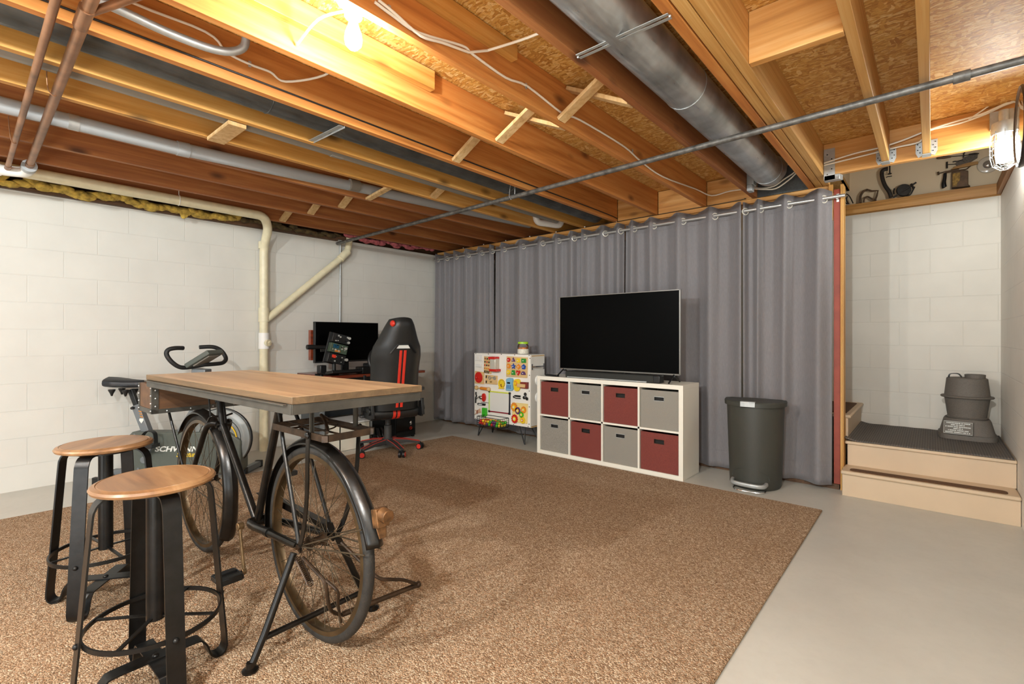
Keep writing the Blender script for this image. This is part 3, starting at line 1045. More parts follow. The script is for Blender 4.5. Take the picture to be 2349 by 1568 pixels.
M_BRASS = mat('worn_crank', '80684a', 0.4, 0.7, var=(30, 0.4))
M_CRATE = wood('crate_wood', '3e2817', '5b3c22', '704e30', 1, 24, 1.5, 0.55)

bt = thing('bicycle_table', 'bar table with wooden top built on an old black bicycle', 'table', (-1.764, 0.90, 0.012), 181.7)
TZ = 0.948


def inset(P, d):
    c = Vector((sum(p[0] for p in P) / 4, sum(p[1] for p in P) / 4))
    return [tuple(Vector(p) + (c - Vector(p)).normalized() * d) for p in P]


TQ = [(-0.258, 0.222), (1.150, 0.252), (1.105, -0.218), (-0.296, -0.266)]
b = MB().prism(TQ, TZ - 0.024, TZ)
b.mi = [1] + [0] + [1] * 4
b.build('tabletop', [M_TABLE, M_TEDGE], bt, world=False, bevel=0.002)
b = MB()
fq = inset(TQ, 0.008)
for i in range(4):
    a, c = fq[i], fq[(i + 1) % 4]
    b.beam((a[0], a[1], TZ - 0.041), (c[0], c[1], TZ - 0.041), 0.006, 0.033)
    m_ = inset(TQ, 0.03)
    a2, c2 = m_[i], m_[(i + 1) % 4]
    b.beam((a2[0], a2[1], TZ - 0.027), (c2[0], c2[1], TZ - 0.027), 0.05, 0.005)
for X in (0.25, 0.95):
    b.box(X, X + 0.05, -0.24, 0.225, TZ - 0.034, TZ - 0.0245)
b.build('apron_frame', M_TFRAME, bt, world=False, bevel=0.001)


def wheel(cx, label=None):
    R = 0.360
    w = MB()
    w.ring((cx, 0, R), R - 0.019, 0.019, (0, 1, 0), 72, 12)
    o = w.build('wheel', M_TYRE, bt, world=False)
    r = MB()
    pts = [(cx + 0.325 * math.cos(t), 0, R + 0.325 * math.sin(t)) for t in [2 * math.pi * i / 72 for i in range(72)]]
    r.sweep(pts, [(-0.016, -0.012), (0.016, -0.012), (0.017, 0.010), (0.006, 0.004), (-0.006, 0.004), (-0.017, 0.010)], (0, 1, 0), True, False)
    r.build('rim', M_RIM, o, world=False)
    h = MB()
    h.cyl((cx, -0.035, R), (cx, 0.035, R), 0.016, 16)
    for s in (-1, 1):
        h.cyl((cx, s * 0.028, R), (cx, s * 0.032, R), 0.026, 20)
    h.cyl((cx, -0.085, R), (cx, 0.085, R), 0.005, 10)
    for s in (-1, 1):
        h.cyl((cx, s * 0.062, R), (cx, s * 0.076, R), 0.011, 6)
    h.build('hub', M_RUSTY, o, world=False)
    sp = MB()
    for i in range(36):
        a = 2 * math.pi * i / 36
        s = 1 if i % 2 else -1
        d = (0.9 if (i // 2) % 2 else -0.9)
        ha = a + d
        sp.cyl((cx + 0.024 * math.cos(ha), s * 0.030, R + 0.024 * math.sin(ha)), (cx + 0.316 * math.cos(a), s * 0.004, R + 0.316 * math.sin(a)), 0.0012, 5)
    sp.build('spokes', M_SPOKE, o, world=False, ang=0)
    return o


wheel(0.0)
wheel(1.168)


def fender(name, cx, a0, a1, w0, w1, r=0.388, m=M_PAINT, flare=0.0):
    def fn(u, v):
        a = math.radians(a0 + (a1 - a0) * u)
        w = w0 + (w1 - w0) * u
        q = 2 * v - 1
        rr = r - 0.022 * q * q + flare * max(0, u - 0.85) * 2 + 0.003 * max(0, 1 - abs(q) * 3)
        return (cx + rr * math.cos(a), q * w / 2, 0.36 + rr * math.sin(a))
    return MB().grid(fn, 60, 10).build(name, m, bt, world=False, solid=0.0016)


rf = fender('rear_fender', 0.0, -8, 168, 0.060, 0.066, flare=0.05)
ff = fender('front_fender', 1.168, 36, 213, 0.058, 0.072, flare=0.06)
# rusty tail lamp bracket on the rear mudguard
b = MB()
b.obox((-0.402, 0.0, 0.545), (0.03, 0.045, 0.06), (0, 12, 0))
b.cyl((-0.412, 0.0, 0.560), (-0.447, 0.0, 0.556), 0.022, 18)
b.prism([(-0.022, 0), (0.022, 0), (0.014, -0.045), (-0.014, -0.045)], 0, 0.004, basis((-0.408, 0, 0.525), (0, 1, 0), (0.25, 0, 1)))
b.build('tail_lamp_bracket', mat('rusted_lamp', '6a4a2c', 0.45, 0.5, var=(40, 0.6)), rf, world=False, bevel=0.003)

# frame tubes
b = MB()
b.tube([(0.505, 0, 0.315), (0.30, 0, 0.83)], 0.0165, 16).tube([(0.30, 0, 0.82), (0.268, 0, 0.908)], 0.0135, 14)
b.build('seat_tube', M_PAINT, bt, world=False)
MB().tube([(0.895, 0, 0.700), (0.512, 0, 0.310)], 0.0165, 16).build('down_tube', M_PAINT, bt, world=False)
b = MB().tube([(0.888, 0, 0.670), (0.932, 0, 0.815)], 0.0195, 18).tube([(0.93, 0, 0.81), (0.962, 0, 0.908)], 0.0145, 14)
for z, x in ((0.675, 0.8895), (0.806, 0.9293)):
    b.cyl((x, 0, z), (x + 0.004, 0, z + 0.014), 0.0235, 18)
b.build('head_tube', M_PAINT, bt, world=False)
b = MB().cyl((0.507, -0.036, 0.312), (0.507, 0.036, 0.312), 0.022, 20)
for s in (-1, 1):
    b.tube([(0.505, s * 0.030, 0.312), (0.44, s * 0.045, 0.32), (0.30, s * 0.052, 0.335), (0.02, s * 0.066, 0.358)], [0.017, 0.016, 0.0155, 0.013], 12)
    b.ball((0.0, s * 0.066, 0.360), (0.02, 0.004, 0.024), 10)
b.cyl((0.30, 0.052, 0.335), (0.27, 0.053, 0.338), 0.019, 14)
b.build('chain_stay', M_PAINT, bt, world=False)
b = MB()
for s in (-1, 1):
    b.tube(smooth([(0.275, s * 0.022, 0.90), (0.215, s * 0.034, 0.80), (0.165, s * 0.046, 0.70), (0.005, s * 0.066, 0.372)], 4), 0.008, 10)
b.build('seat_stay', M_PAINT, bt, world=False)
b = MB()
for s in (-1, 1):
    b.tube(smooth([(0.905, s * 0.022, 0.705), (0.955, s * 0.050, 0.69), (1.06, s * 0.054, 0.55), (1.14, s * 0.058, 0.42), (1.168, s * 0.062, 0.36)], 4), [0.014] * 9 + [0.012] * 4 + [0.010] * 4, 12)
b.cyl((0.905, -0.03, 0.70), (0.905, 0.03, 0.70), 0.018, 12)
b.build('fork', M_PAINT, bt, world=False)
# cranks, pedals, chainwheel
b = MB()
b.beam((0.507, 0.075, 0.312), (0.437, 0.085, 0.142), 0.020, 0.009, (0, 1, 0)).cyl((0.507, 0.06, 0.312), (0.507, 0.085, 0.312), 0.016, 16).cyl((0.437, 0.078, 0.142), (0.437, 0.094, 0.142), 0.013, 14)
b.build('crank', M_BRASS, bt, world=False, bevel=0.002)
b = MB()
b.beam((0.507, -0.075, 0.312), (0.577, -0.085, 0.482), 0.020, 0.009, (0, 1, 0)).cyl((0.507, -0.06, 0.312), (0.507, -0.085, 0.312), 0.016, 16)
b.build('crank', M_BRASS, bt, world=False, bevel=0.002)


def pedal(c, s):
    x, y, z = c
    q = MB().cyl((x, y, z), (x, y + s * 0.105, z), 0.007, 10)
    for dx in (-0.032, 0.032):
        q.box(x + dx - 0.014, x + dx + 0.014, min(y + s * 0.015, y + s * 0.10), max(y + s * 0.015, y + s * 0.10), z - 0.012, z + 0.012)
    for e in (0.012, 0.102):
        q.box(x - 0.046, x + 0.046, y + s * e - 0.002, y + s * e + 0.002, z - 0.010, z + 0.010)
    q.build('pedal', M_BLK, bt, world=False, bevel=0.003)


pedal((0.437, 0.092, 0.142), 1)
pedal((0.577, -0.092, 0.482), -1)
b = MB()
b.ring((0.507, -0.052, 0.312), 0.088, 0.004, (0, 1, 0), 44, 6)
for k in range(5):
    a = 2 * math.pi * k / 5
    b.beam((0.507, -0.052, 0.312), (0.507 + 0.088 * math.cos(a), -0.052, 0.312 + 0.088 * math.sin(a)), 0.012, 0.003, (0, 1, 0))
b.build('chainwheel', M_RUSTY, bt, world=False)
b = MB()
for z0, z1 in ((0.40, 0.395), (0.224, 0.327)):
    b.beam((0.507, -0.052, z0), (0.0, -0.052, z1), 0.004, 0.009, (0, 0, 1))
b.build('chain', M_RUSTY, bt, world=False)
MB().prism([(0.62, 0.405), (0.55, 0.425), (0.0, 0.41), (-0.02, 0.385), (0.55, 0.395)], -0.068, -0.038, Matrix.Rotation(math.radians(90), 4, 'X') @ Matrix.Diagonal((1, 1, -1, 1))).build('chain_guard', M_PAINT, bt, world=False, bevel=0.002)
# rear carrier
rk = MB()
loop = fillet([(0.16, 0.085, 0.792), (-0.20, 0.085, 0.782), (-0.20, -0.105, 0.782), (0.16, -0.105, 0.792), (0.16, 0.085, 0.792)], 0.035, 4)
rk.sweep(loop[:-1], rect(0.006, 0.026), (0, 0, 1) and None, True, False)
rk = MB()
for a, c in (((0.17, 0.085), (-0.21, 0.085)), ((-0.21, 0.085), (-0.21, -0.105)), ((-0.21, -0.105), (0.17, -0.105)), ((0.17, -0.105), (0.17, 0.085))):
    rk.beam((a[0], a[1], 0.788), (c[0], c[1], 0.788), 0.005, 0.024)
rk.obox((-0.205, 0.080, 0.788), (0.02, 0.02, 0.022), (0, 0, 45))
rk.obox((-0.205, -0.100, 0.788), (0.02, 0.02, 0.022), (0, 0, 45))
for y in (-0.05, 0.03):
    rk.tube([(0.17, y, 0.797), (-0.21, y, 0.797)], 0.0038, 8)
for x in (0.05,):
    rk.tube([(x, 0.085, 0.792), (x, -0.105, 0.792)], 0.0038, 8)
rk.tube(smooth([(0.06, -0.09, 0.800), (0.0, -0.02, 0.835), (-0.05, 0.0, 0.832), (-0.13, 0.03, 0.808), (-0.18, 0.06, 0.803)], 6), 0.006, 8)
rk.tube(smooth([(0.02, 0.05, 0.80), (-0.03, 0.02, 0.785), (-0.06, -0.03, 0.79), (-0.03, -0.07, 0.80), (0.05, -0.08, 0.80)], 6), 0.003, 8)
rk.build('carrier', M_RUSTY, bt, world=False)
b = MB()
b.box(-0.116, -0.098, 0.075, 0.081, 0.795, 0.90).box(-0.116, -0.110, 0.072, 0.087, 0.795, 0.90)
b.build('post', M_TFRAME, bt, world=False)
b = MB()
b.box(-0.118, -0.098, -0.103, -0.096, 0.795, 0.90).box(-0.118, -0.111, -0.103, -0.085, 0.795, 0.90)
b.build('post', M_TFRAME, bt, world=False)
for s, y in ((1, 0.092), (-1, -0.11)):
    b = MB()
    b.sweep(smooth([(-0.112, y, 0.80), (-0.106, y, 0.70), (-0.10, y * 0.97, 0.62), (-0.08, y * 0.9, 0.53), (-0.045, y * 0.82, 0.43), (-0.008, y * 0.76, 0.365)], 4), rect(0.021, 0.005), (1, 0, 0))
    b.ball((-0.112, y + s * 0.006, 0.79), (0.013, 0.006, 0.013), 10)
    b.build('carrier_strut', M_PAINT, bt, world=False)
for s in (-1, 1):
    MB().cyl((0, s * 0.07, 0.362), (-0.345, s * 0.032, 0.50), 0.0028, 6).build('fender_stay', M_SPOKE, bt, world=False)
    MB().cyl((0, s * 0.07, 0.362), (-0.362, s * 0.032, 0.42), 0.0028, 6).build('fender_stay', M_SPOKE, bt, world=False)
    MB().cyl((1.168, s * 0.066, 0.362), (0.815, s * 0.034, 0.31), 0.0028, 6).build('fender_stay', M_SPOKE, bt, world=False)
# rear parking stand
b = MB()
for s in (-1, 1):
    b.tube([(0.0, s * 0.088, 0.345), (-0.006, s * 0.195, 0.10), (-0.008, s * 0.240, 0.012)], 0.0125, 14)
    b.lathe([(0.026, 0), (0.026, 0.006), (0.014, 0.012), (0.012, 0.03)], 18, Matrix.Translation((-0.008, s * 0.243, 0.0)))
b.tube([(-0.004, 0.200, 0.088), (-0.004, -0.200, 0.088)], 0.0105, 12)
b.build('parking_stand', M_PAINT, bt, world=False)
b = MB()
b.tube([(-0.145, -0.02, 0.125), (-0.178, -0.345, 0.115)], 0.0095, 12).ball((-0.178, -0.345, 0.115), 0.013, 10)
b.tube(fillet([(-0.04, 0.075, 0.335), (-0.17, 0.060, 0.285), (-0.16, 0.040, 0.17), (-0.145, -0.015, 0.125)], 0.03), 0.0065, 8)
b.tube(fillet([(-0.16, 0.055, 0.285), (-0.215, 0.035, 0.255), (-0.18, 0.02, 0.20), (-0.17, 0.0, 0.115)], 0.03), 0.005, 8)
b.tube(fillet([(-0.03, -0.085, 0.335), (-0.17, -0.16, 0.205), (-0.20, -0.25, 0.18), (-0.178, -0.34, 0.118)], 0.03), 0.0065, 8)
b.build('stand_lever', M_RUSTY, bt, world=False)
sp = []
for i in range(15 * 8 + 1):
    a = 2 * math.pi * i / 8
    q = i / (15 * 8)
    cx_, cz_ = -0.03 - 0.085 * q, 0.330 - 0.062 * q
    sp.append((cx_ + 0.011 * math.cos(a) * 0.6, 0.086 + 0.011 * math.sin(a), cz_ + 0.011 * math.cos(a) * 0.8))
MB().tube(sp, 0.0024, 5).build('spring', M_RUSTY, bt, world=False)
# front crate with riveted metal edges
ck = MB()
CX0, CX1, CY0, CY1, CZ0, CZ1 = 1.172, 1.40, -0.215, 0.222, 0.750, 0.893
ck.box(CX0, CX1, CY0, CY1, CZ0, CZ0 + 0.012).box(CX0, CX0 + 0.012, CY0, CY1, CZ0, CZ1).box(CX1 - 0.012, CX1, CY0, CY1, CZ0, CZ1)
ck.box(CX0, CX1, CY0, CY0 + 0.012, CZ0, CZ1).box(CX0, CX1, CY1 - 0.012, CY1, CZ0, CZ1)
crate = ck.build('crate', M_CRATE, bt, world=False, bevel=0.001)
e = MB()
for X, s in ((CX0, -1), (CX1, 1)):
    e.box(X - 0.003 if s < 0 else X, X if s < 0 else X + 0.003, CY0, CY1, CZ0 - 0.002, CZ0 + 0.020)
    for Y in (CY0, CY1 - 0.026):
        e.box(X - 0.003 if s < 0 else X, X if s < 0 else X + 0.003, Y, Y + 0.026, CZ0, CZ1)
    for k in range(4):
        e.ball((X + s * 0.003, CY0 + 0.06 + k * 0.105, CZ0 + 0.009), 0.0045, 8, 1)
    for k in range(3):
        e.ball((X + s * 0.003, CY1 - 0.013, CZ0 + 0.035 + k * 0.04), 0.0045, 8, 1)
for Y, s in ((CY1, 1), (CY0, -1)):
    y0, y1 = (Y, Y + 0.003) if s > 0 else (Y - 0.003, Y)
    e.box(CX0, CX0 + 0.022, y0, y1, CZ0, CZ1).box(CX1 - 0.022, CX1, y0, y1, CZ0, CZ1).box(CX0, CX1, y0, y1, CZ0 - 0.002, CZ0 + 0.022)
    for X in (CX0 + 0.011, CX1 - 0.011):
        for k in range(4):
            e.ball((X, Y + s * 0.003, CZ0 + 0.012 + k * 0.038), 0.0045, 8, 1)
e.build('edge_strap', [M_TFRAME, M_STEEL], crate, world=False)
b = MB()
for s in (-1, 1):
    b.tube([(1.30, s * 0.12, 0.752), (1.172, s * 0.070, 0.362)], 0.0065, 8)
    b.tube([(1.12, s * 0.10, 0.885), (1.185, s * 0.10, 0.885)], 0.008, 8)
b.tube([(0.915, 0.05, 0.745), (0.95, 0.05, 0.905)], 0.004, 8)
b.tube(fillet([(0.915, -0.05, 0.745), (0.905, 0.0, 0.735), (0.915, 0.05, 0.745), (1.0, 0.05, 0.66)], 0.02), 0.005, 8)
b.build('crate_support', M_PAINT, bt, world=False)

# ------------------------------------------------------------------ stools
M_SEAT = wood('stool_seat', '68492f', '936c47', 'b08a60', 0, 18, 1.6, 0.40, bump=0.06, coat=0.2)
M_STRAP = mat('black_strap_steel', '1e1d1c', 0.36, 0.55, var=(24, 0.25), bump=(90, 0.08))


def make_stool(lab):
    t = thing('bar_stool', lab, 'stool', (0, 0, 0), 0, 'stools at the bicycle table')
    MB().lathe([(0.0, 0.0), (0.150, 0.0), (0.166, 0.006), (0.170, 0.014), (0.165, 0.021), (0.153, 0.0255), (0.1505, 0.0235), (0.148, 0.0255), (0.10, 0.024), (0.0, 0.022)], 56,
               Matrix.Translation((0, 0, 0.649))).build('seat', M_SEAT, t, world=False, ang=28)
    for k in range(4):
        a = math.pi / 2 * k
        d = Vector((math.cos(a), math.sin(a), 0))
        s = Vector((-math.sin(a), math.cos(a), 0))
        off = 0.004 if k % 2 else 0.0
        pr = [(0.02, 0.640), (0.115, 0.640), (0.143, 0.633), (0.158, 0.610), (0.165, 0.56), (0.190, 0.25), (0.206, 0.06), (0.205, 0.022), (0.193, 0.006), (0.172, 0.006), (0.156, 0.022), (0.146, 0.055), (0.132, 0.076), (0.112, 0.082), (0.0, 0.082)]
        pts = smooth([d * r + Vector((0, 0, z + (off if (r < 0.13) else 0))) for r, z in pr], 3)
        b = MB().sweep(pts, rect(0.050, 0.0055), s)
        leg = b.build('leg', M_STRAP, t, world=False, ang=40)
        q = Vector((0, 0, 0.215)) + d * 0.197
        MB().ball(q, (0.009, 0.009, 0.009), 12).build('bolt', M_STEEL if False else M_STRAP, leg, world=False)
    b = MB()
    pts = [(0.184 * math.cos(x), 0.184 * math.sin(x), 0.215) for x in [2 * math.pi * i / 60 for i in range(60)]]
    b.sweep(pts, rect(0.014, 0.006), (0, 0, 1), True, False)
    b.build('foot_ring', M_STRAP, t, world=False)
    b = MB()
    for k in range(4):
        a = math.pi / 4 + math.pi / 2 * k
        b.beam((0.018 * math.cos(a), 0.018 * math.sin(a), 0.222), (0.184 * math.cos(a), 0.184 * math.sin(a), 0.217), 0.012, 0.005)
    b.build('brace', M_STRAP, t, world=False)
    MB().cyl((0, 0, 0.212), (0, 0, 0.640), 0.026, 28).build('column', M_STRAP, t, world=False)
    b = MB().ball((0, 0, 0.090), (0.010, 0.010, 0.006), 12).cyl((0, 0, 0.634), (0, 0, 0.648), 0.10, 28)
    b.build('seat_plate', M_STRAP, t, world=False)
    return t


st = make_stool('nearest wooden-topped stool with black strap legs, in front of its twin')
st.location = (-1.925, 0.432, 0.012)
st.rotation_euler = (0, 0, math.radians(2))
dup(st, (-2.725, 0.432, 0.012), -37, 'farther wooden-topped stool, half hidden behind the nearest stool')

# ------------------------------------------------------------------ exercise bike
M_EBG = mat('grey_green_housing', '50554e', 0.42, var=(40, 0.05))
M_EBS = mat('grey_painted_steel', '74787a', 0.4, 0.3)
M_FOAM = mat('black_foam', '171717', 0.6, bump=(120, 0.15))
M_YEL = mat('yellow_line', 'e0bb22', 0.45)
M_WTXT = mat('white_lettering', 'dcdcd4', 0.5)
M_SADDLE = mat('black_saddle', '191b1f', 0.5, bump=(70, 0.1))
eb = thing('exercise_bike', 'grey stationary exercise bike with round flywheel against the left wall', 'exercise bike', (-4.587, 1.184, 0), 40.95)
EM = FRAME[eb.name]
K = 0.003517


def ex(u, v, Y=0.0):
    k = (3.9 + Y) / 1109.0
    return ((u - 1174.5) * k - (410 - 1174.5) * K, Y, 1.15 - (v - 770) * k)


b = MB()
poly = [(-0.34, 0.055), (0.50, 0.055), (0.53, 0.09), (0.53, 0.32), (0.44, 0.385), (-0.335, 0.385), (-0.375, 0.345), (-0.375, 0.09)]
RX = Matrix.Rotation(math.radians(90), 4, 'X')
b.prism(poly, -0.06, 0.06, RX)
hs = b.build('housing', M_EBG, eb, world=False, bevel=0.012)
b = MB()
for u, v in ((322, 993), (412, 993), (309, 1006), (470, 1060), (330, 1070)):
    p = ex(u, v)
    b.cyl((p[0], -0.0605, p[2]), (p[0], -0.0635, p[2]), 0.009, 14)
b.build('screw', M_EBS, hs, world=False)
F0 = Matrix.Translation((0.352, 0, 0.327)) @ RX
MB().lathe([(0.0, 0.04), (0.19, 0.04), (0.205, 0.036), (0.215, 0.030), (0.233, 0.026), (0.236, 0.02), (0.236, -0.02), (0.233, -0.026), (0.205, -0.036), (0.0, -0.065)][::-1], 64, F0).build('flywheel', [mat('flywheel_grey', '787b78', 0.4, 0.2)], eb, world=False)
fw = bpy.data.objects['flywheel']
MB().ring((0.352, 0, 0.327), 0.231, 0.0125, (0, 1, 0), 64, 8).build('flywheel_rim', M_BLK, eb, world=False)
MB().ring((0.352, -0.047, 0.327), 0.140, 0.0055, (0, 1, 0), 64, 6).build('yellow_ring', M_YEL, fw, world=False)
MB().ring((0.352, -0.040, 0.327), 0.170, 0.003, (0, 1, 0), 64, 6).cyl((0.352, -0.07, 0.327), (0.352, -0.085, 0.327), 0.03, 20).build('face_groove', M_BLK, fw, world=False)
TF = Matrix.Translation((0.022, -0.0605, 0.250)) @ RX
text('lettering', 'SCHWINN', 0.056, TF, M_WTXT, eb, 0.0008, 0.25, 0.0016, 1.30, world=False)
TF = Matrix.Translation((0.105, -0.0607, 0.207)) @ RX
text('lettering', 'Signature', 0.056, TF, M_YEL, eb, 0.0008, 0.45, 0.0012, 0.80, world=False)
# seat post and saddle
b = MB()
p0, p1 = ex(338, 990), ex(314, 928)
b.beam(p0, p1, 0.05, 0.062, (1, 0, 0))
post = b.build('seat_post', M_EBS, eb, world=False, bevel=0.004)
b = MB().beam(ex(314, 930), ex(300, 893), 0.032, 0.036, (1, 0, 0))
b.cyl((ex(312, 934)[0], -0.05, ex(312, 934)[2]), (ex(312, 934)[0], 0.03, ex(312, 934)[2]), 0.011, 12)
b.build('seat_post_insert', M_BLK, eb, world=False, bevel=0.003)
b = MB()
pm = ex(330, 962)
b.prism([(-0.018, 0.0), (0.0, -0.026), (0.018, 0.0), (0.014, 0.014), (-0.014, 0.014)], 0, 0.001, Matrix.Translation((pm[0], -0.0265, pm[2])) @ RX)
b.build('badge', M_WTXT, post, world=False)
b = MB()
for k, (u, v) in enumerate(((326, 936), (327, 942), (328.5, 948), (330, 954))):
    p = ex(u, v)
    b.obox((p[0], -0.0265, p[2]), (0.026, 0.001, 0.008), (0, 20, 0))
b.build('decal', mat('orange_decal', 'b8772a', 0.5), post, world=False)
sv, sf = [], []


def saddle(u, v):
    x = -0.565 + 0.30 * u
    w = 0.112 - 0.075 * max(0, (u - 0.35) / 0.65) ** 0.8
    w *= min(1, (u * 9) ** 0.5) if u < 0.11 else 1
    w *= min(1, ((1 - u) * 8) ** 0.5) if u > 0.875 else 1
    a = 2 * math.pi * v
    zc = 0.762 + 0.018 * (1 - u) ** 2
    return (x, w * math.cos(a), zc + (0.042 if math.sin(a) > 0 else 0.036) * (abs(math.sin(a)) ** 0.6 * (1 if math.sin(a) > 0 else -1)) * (1 - 0.25 * u))


MB().grid(saddle, 24, 24).build('saddle', M_SADDLE, eb, world=False, merge=True)
for u, v in ((268, 897), (299, 898)):
    for y in (-0.05, 0.05):
        p = ex(u, v)
        MB().lathe([(0.006, -0.032), (0.012, -0.012), (0.024, 0.012), (0.024, 0.020)], 14, Matrix.Translation((p[0], y, p[2]))).build('saddle_spring', M_BLK, eb, world=False)
# pedal, crank
b = MB()
c0, c1 = ex(349, 1048), ex(374, 1012)
b.beam((c0[0], -0.085, c0[2]), (c1[0], -0.10, c1[2]), 0.016, 0.026, (0, 1, 0)).cyl((c0[0], -0.06, c0[2]), (c0[0], -0.095, c0[2]), 0.028, 20)
b.build('crank', M_EBS, eb, world=False, bevel=0.003)
b = MB()
b.box(c1[0] - 0.055, c1[0] + 0.055, -0.20, -0.11, c1[2] - 0.014, c1[2] + 0.014)
b.sweep(smooth([(c1[0] - 0.05, -0.155, c1[2]), (c1[0] - 0.055, -0.155, c1[2] + 0.06), (c1[0] - 0.01, -0.155, c1[2] + 0.115), (c1[0] + 0.045, -0.155, c1[2] + 0.10), (c1[0] + 0.055, -0.155, c1[2] + 0.03), (c1[0] + 0.05, -0.155, c1[2])], 6), rect(0.045, 0.004), (0, 1, 0))
b.build('pedal', M_BLK, eb, world=False, bevel=0.003)
b = MB()
b.beam((c0[0], 0.085, c0[2]), (2 * c0[0] - c1[0], 0.10, 2 * c0[2] - c1[2]), 0.016, 0.026, (0, 1, 0))
b.build('crank', M_EBS, eb, world=False, bevel=0.003)
# mast, handlebar, console
b = MB().prism([(0.0, 0.38), (0.12, 0.38), (0.205, 0.60), (0.20, 0.62), (0.14, 0.62)], -0.03, 0.03, RX)
b.beam((0.165, 0, 0.55), (0.185, 0, 0.885), 0.09, 0.11, (1, 0, 0))
b.build('mast', M_EBS, eb, world=False, bevel=0.006)
L = [ex(u, v, y) for u, v, y in ((420, 798, -0.10), (402, 798, -0.16), (386, 802, -0.20), (382, 813, -0.21), (394, 830, -0.19), (414, 842, -0.14), (440, 841, -0.06), (468, 836, 0.0))]
R_ = [ex(u, v, y) for u, v, y in ((468, 836, 0.0), (498, 834, 0.10), (512, 831, 0.17), (518, 822, 0.21), (511, 808, 0.22), (500, 799, 0.20), (484, 795, 0.16), (457, 796, 0.10))]
MB().tube(smooth(L, 6) + smooth(R_, 6)[1:], 0.0165, 14).build('handlebar', M_FOAM, eb, world=False)
a, c = ex(443, 838, -0.02), ex(495, 806, -0.02)
b = MB().beam(a, c, 0.20, 0.038, (-0.5, 0, 1))
cn = b.build('console', M_EBG, eb, world=False, bevel=0.006)
b = MB().beam(ex(452, 834, -0.03), ex(488, 811, -0.03), 0.13, 0.046, (-0.5, 0, 1))
b.build('console_screen', M_GREYPVC2, cn, world=False, bevel=0.004)
# floor bars
for X, lab in ((0.53, 'front'), (-0.52, 'rear')):
    X = min(X, 0.46)
    b = MB().beam((X, 0.12 if X > 0 else -0.17, 0.03), (X, 0.36 if X > 0 else 0.12, 0.03), 0.05, 0.045)
    fb = b.build('floor_bar', M_EBS, eb, world=False, bevel=0.006)
    q = MB()
    for y in ((0.10, 0.34) if X > 0 else (-0.18, 0.09)):
        q.box(X - 0.029, X + 0.029, y, y + 0.035, 0.0, 0.058)
    q.build('end_cap', M_BLK, fb, world=False, bevel=0.006)
MB().box(-0.53, 0.40, -0.03, 0.03, 0.035, 0.075).box(0.34, 0.40, -0.03, 0.22, 0.035, 0.06).build('base_beam', M_EBS, eb, world=False, bevel=0.004)

# ------------------------------------------------------------------ desk and what stands on it
M_MAHOG = wood('red_mahogany', '4f1f12', '85381f', 'a04c2a', 1, 22, 1.4, 0.3, coat=0.3)
M_DGREY = mat('dark_grey_panel', '4a4d4e', 0.5)
M_NAVY = mat('blue_black_panel', '1d2226', 0.45)
M_SCREEN = mat('black_screen', '020202', 0.35, spec=0.05)
dk = thing('computer_desk', 'small reddish mahogany computer desk against the left wall', 'desk', (-4.76, 2.97, 0))
MB().box(-5.11, -4.405, 2.392, 3.55, 0.728, 0.756).build('desktop', M_MAHOG, dk, bevel=0.004)
b = MB().box(-5.08, -4.66, 2.42, 2.438, 0.0, 0.728)
b.build('side_panel', M_DGREY, dk, bevel=0.002)
MB().box(-4.66, -4.62, 2.41, 2.445, 0.0, 0.728).build('leg', M_EBS, dk, bevel=0.003)
MB().box(-5.08, -4.62, 3.50, 3.518, 0.0, 0.728).build('side_panel', M_DGREY, dk, bevel=0.002)
MB().box(-4.90, -4.882, 2.438, 3.50, 0.28, 0.70).build('back_panel', M_NAVY, dk)
MB().box(-4.40, -4.38, 2.74, 2.765, 0.60, 0.745).build('clamp_block', M_BLK, dk, bevel=0.003)

mo = thing('computer_monitor', 'black flat computer monitor on the mahogany desk', 'monitor', (-4.76, 2.77, 0.74))
MB().box(-4.765, -4.722, 2.394, 3.136, 0.873, 1.295).build('bezel', M_BLK, mo, bevel=0.003)
MB().box(-4.7218, -4.7205, 2.402, 3.128, 0.890, 1.289).build('screen', M_SCREEN, mo)
b = MB().box(-4.80, -4.77, 2.72, 2.80, 0.768, 1.05)
b.build('stand', M_BLK, mo, bevel=0.004)
MB().box(-4.88, -4.70, 2.63, 2.90, 0.757, 0.769).build('foot', M_BLK, mo, bevel=0.004)
MB().box(-4.85, -4.80, 2.389, 3.142, 0.90, 1.21).build('back_board', M_MAHOG, mo)

kb = thing('keyboard', 'black keyboard lying on the desk below the monitor', 'keyboard', (-4.56, 2.72, 0.74))
Kx = Matrix.Translation((-4.478, 2.60, 0.786)) @ Matrix.Rotation(math.radians(-9), 4, 'Y')
MB().box(-0.07, 0.07, -0.19, 0.14, -0.012, 0.010, 0, Kx).build('base', M_BLK, kb, bevel=0.003)
b = MB()
for i in range(5):
    for j in range(13):
        b.box(-0.058 + i * 0.024, -0.040 + i * 0.024, -0.18 + j * 0.024, -0.162 + j * 0.024, 0.010, 0.018, 0, Kx)
b.build('keys', M_BLKM, kb)
o = MB().box(-4.84, -4.76, 2.47, 2.54, 0.757, 0.845).build('desk_speaker', M_BLK, bevel=0.008)
tag(o, 'small black cube speaker on the desk beside the pole clamp', 'speaker')

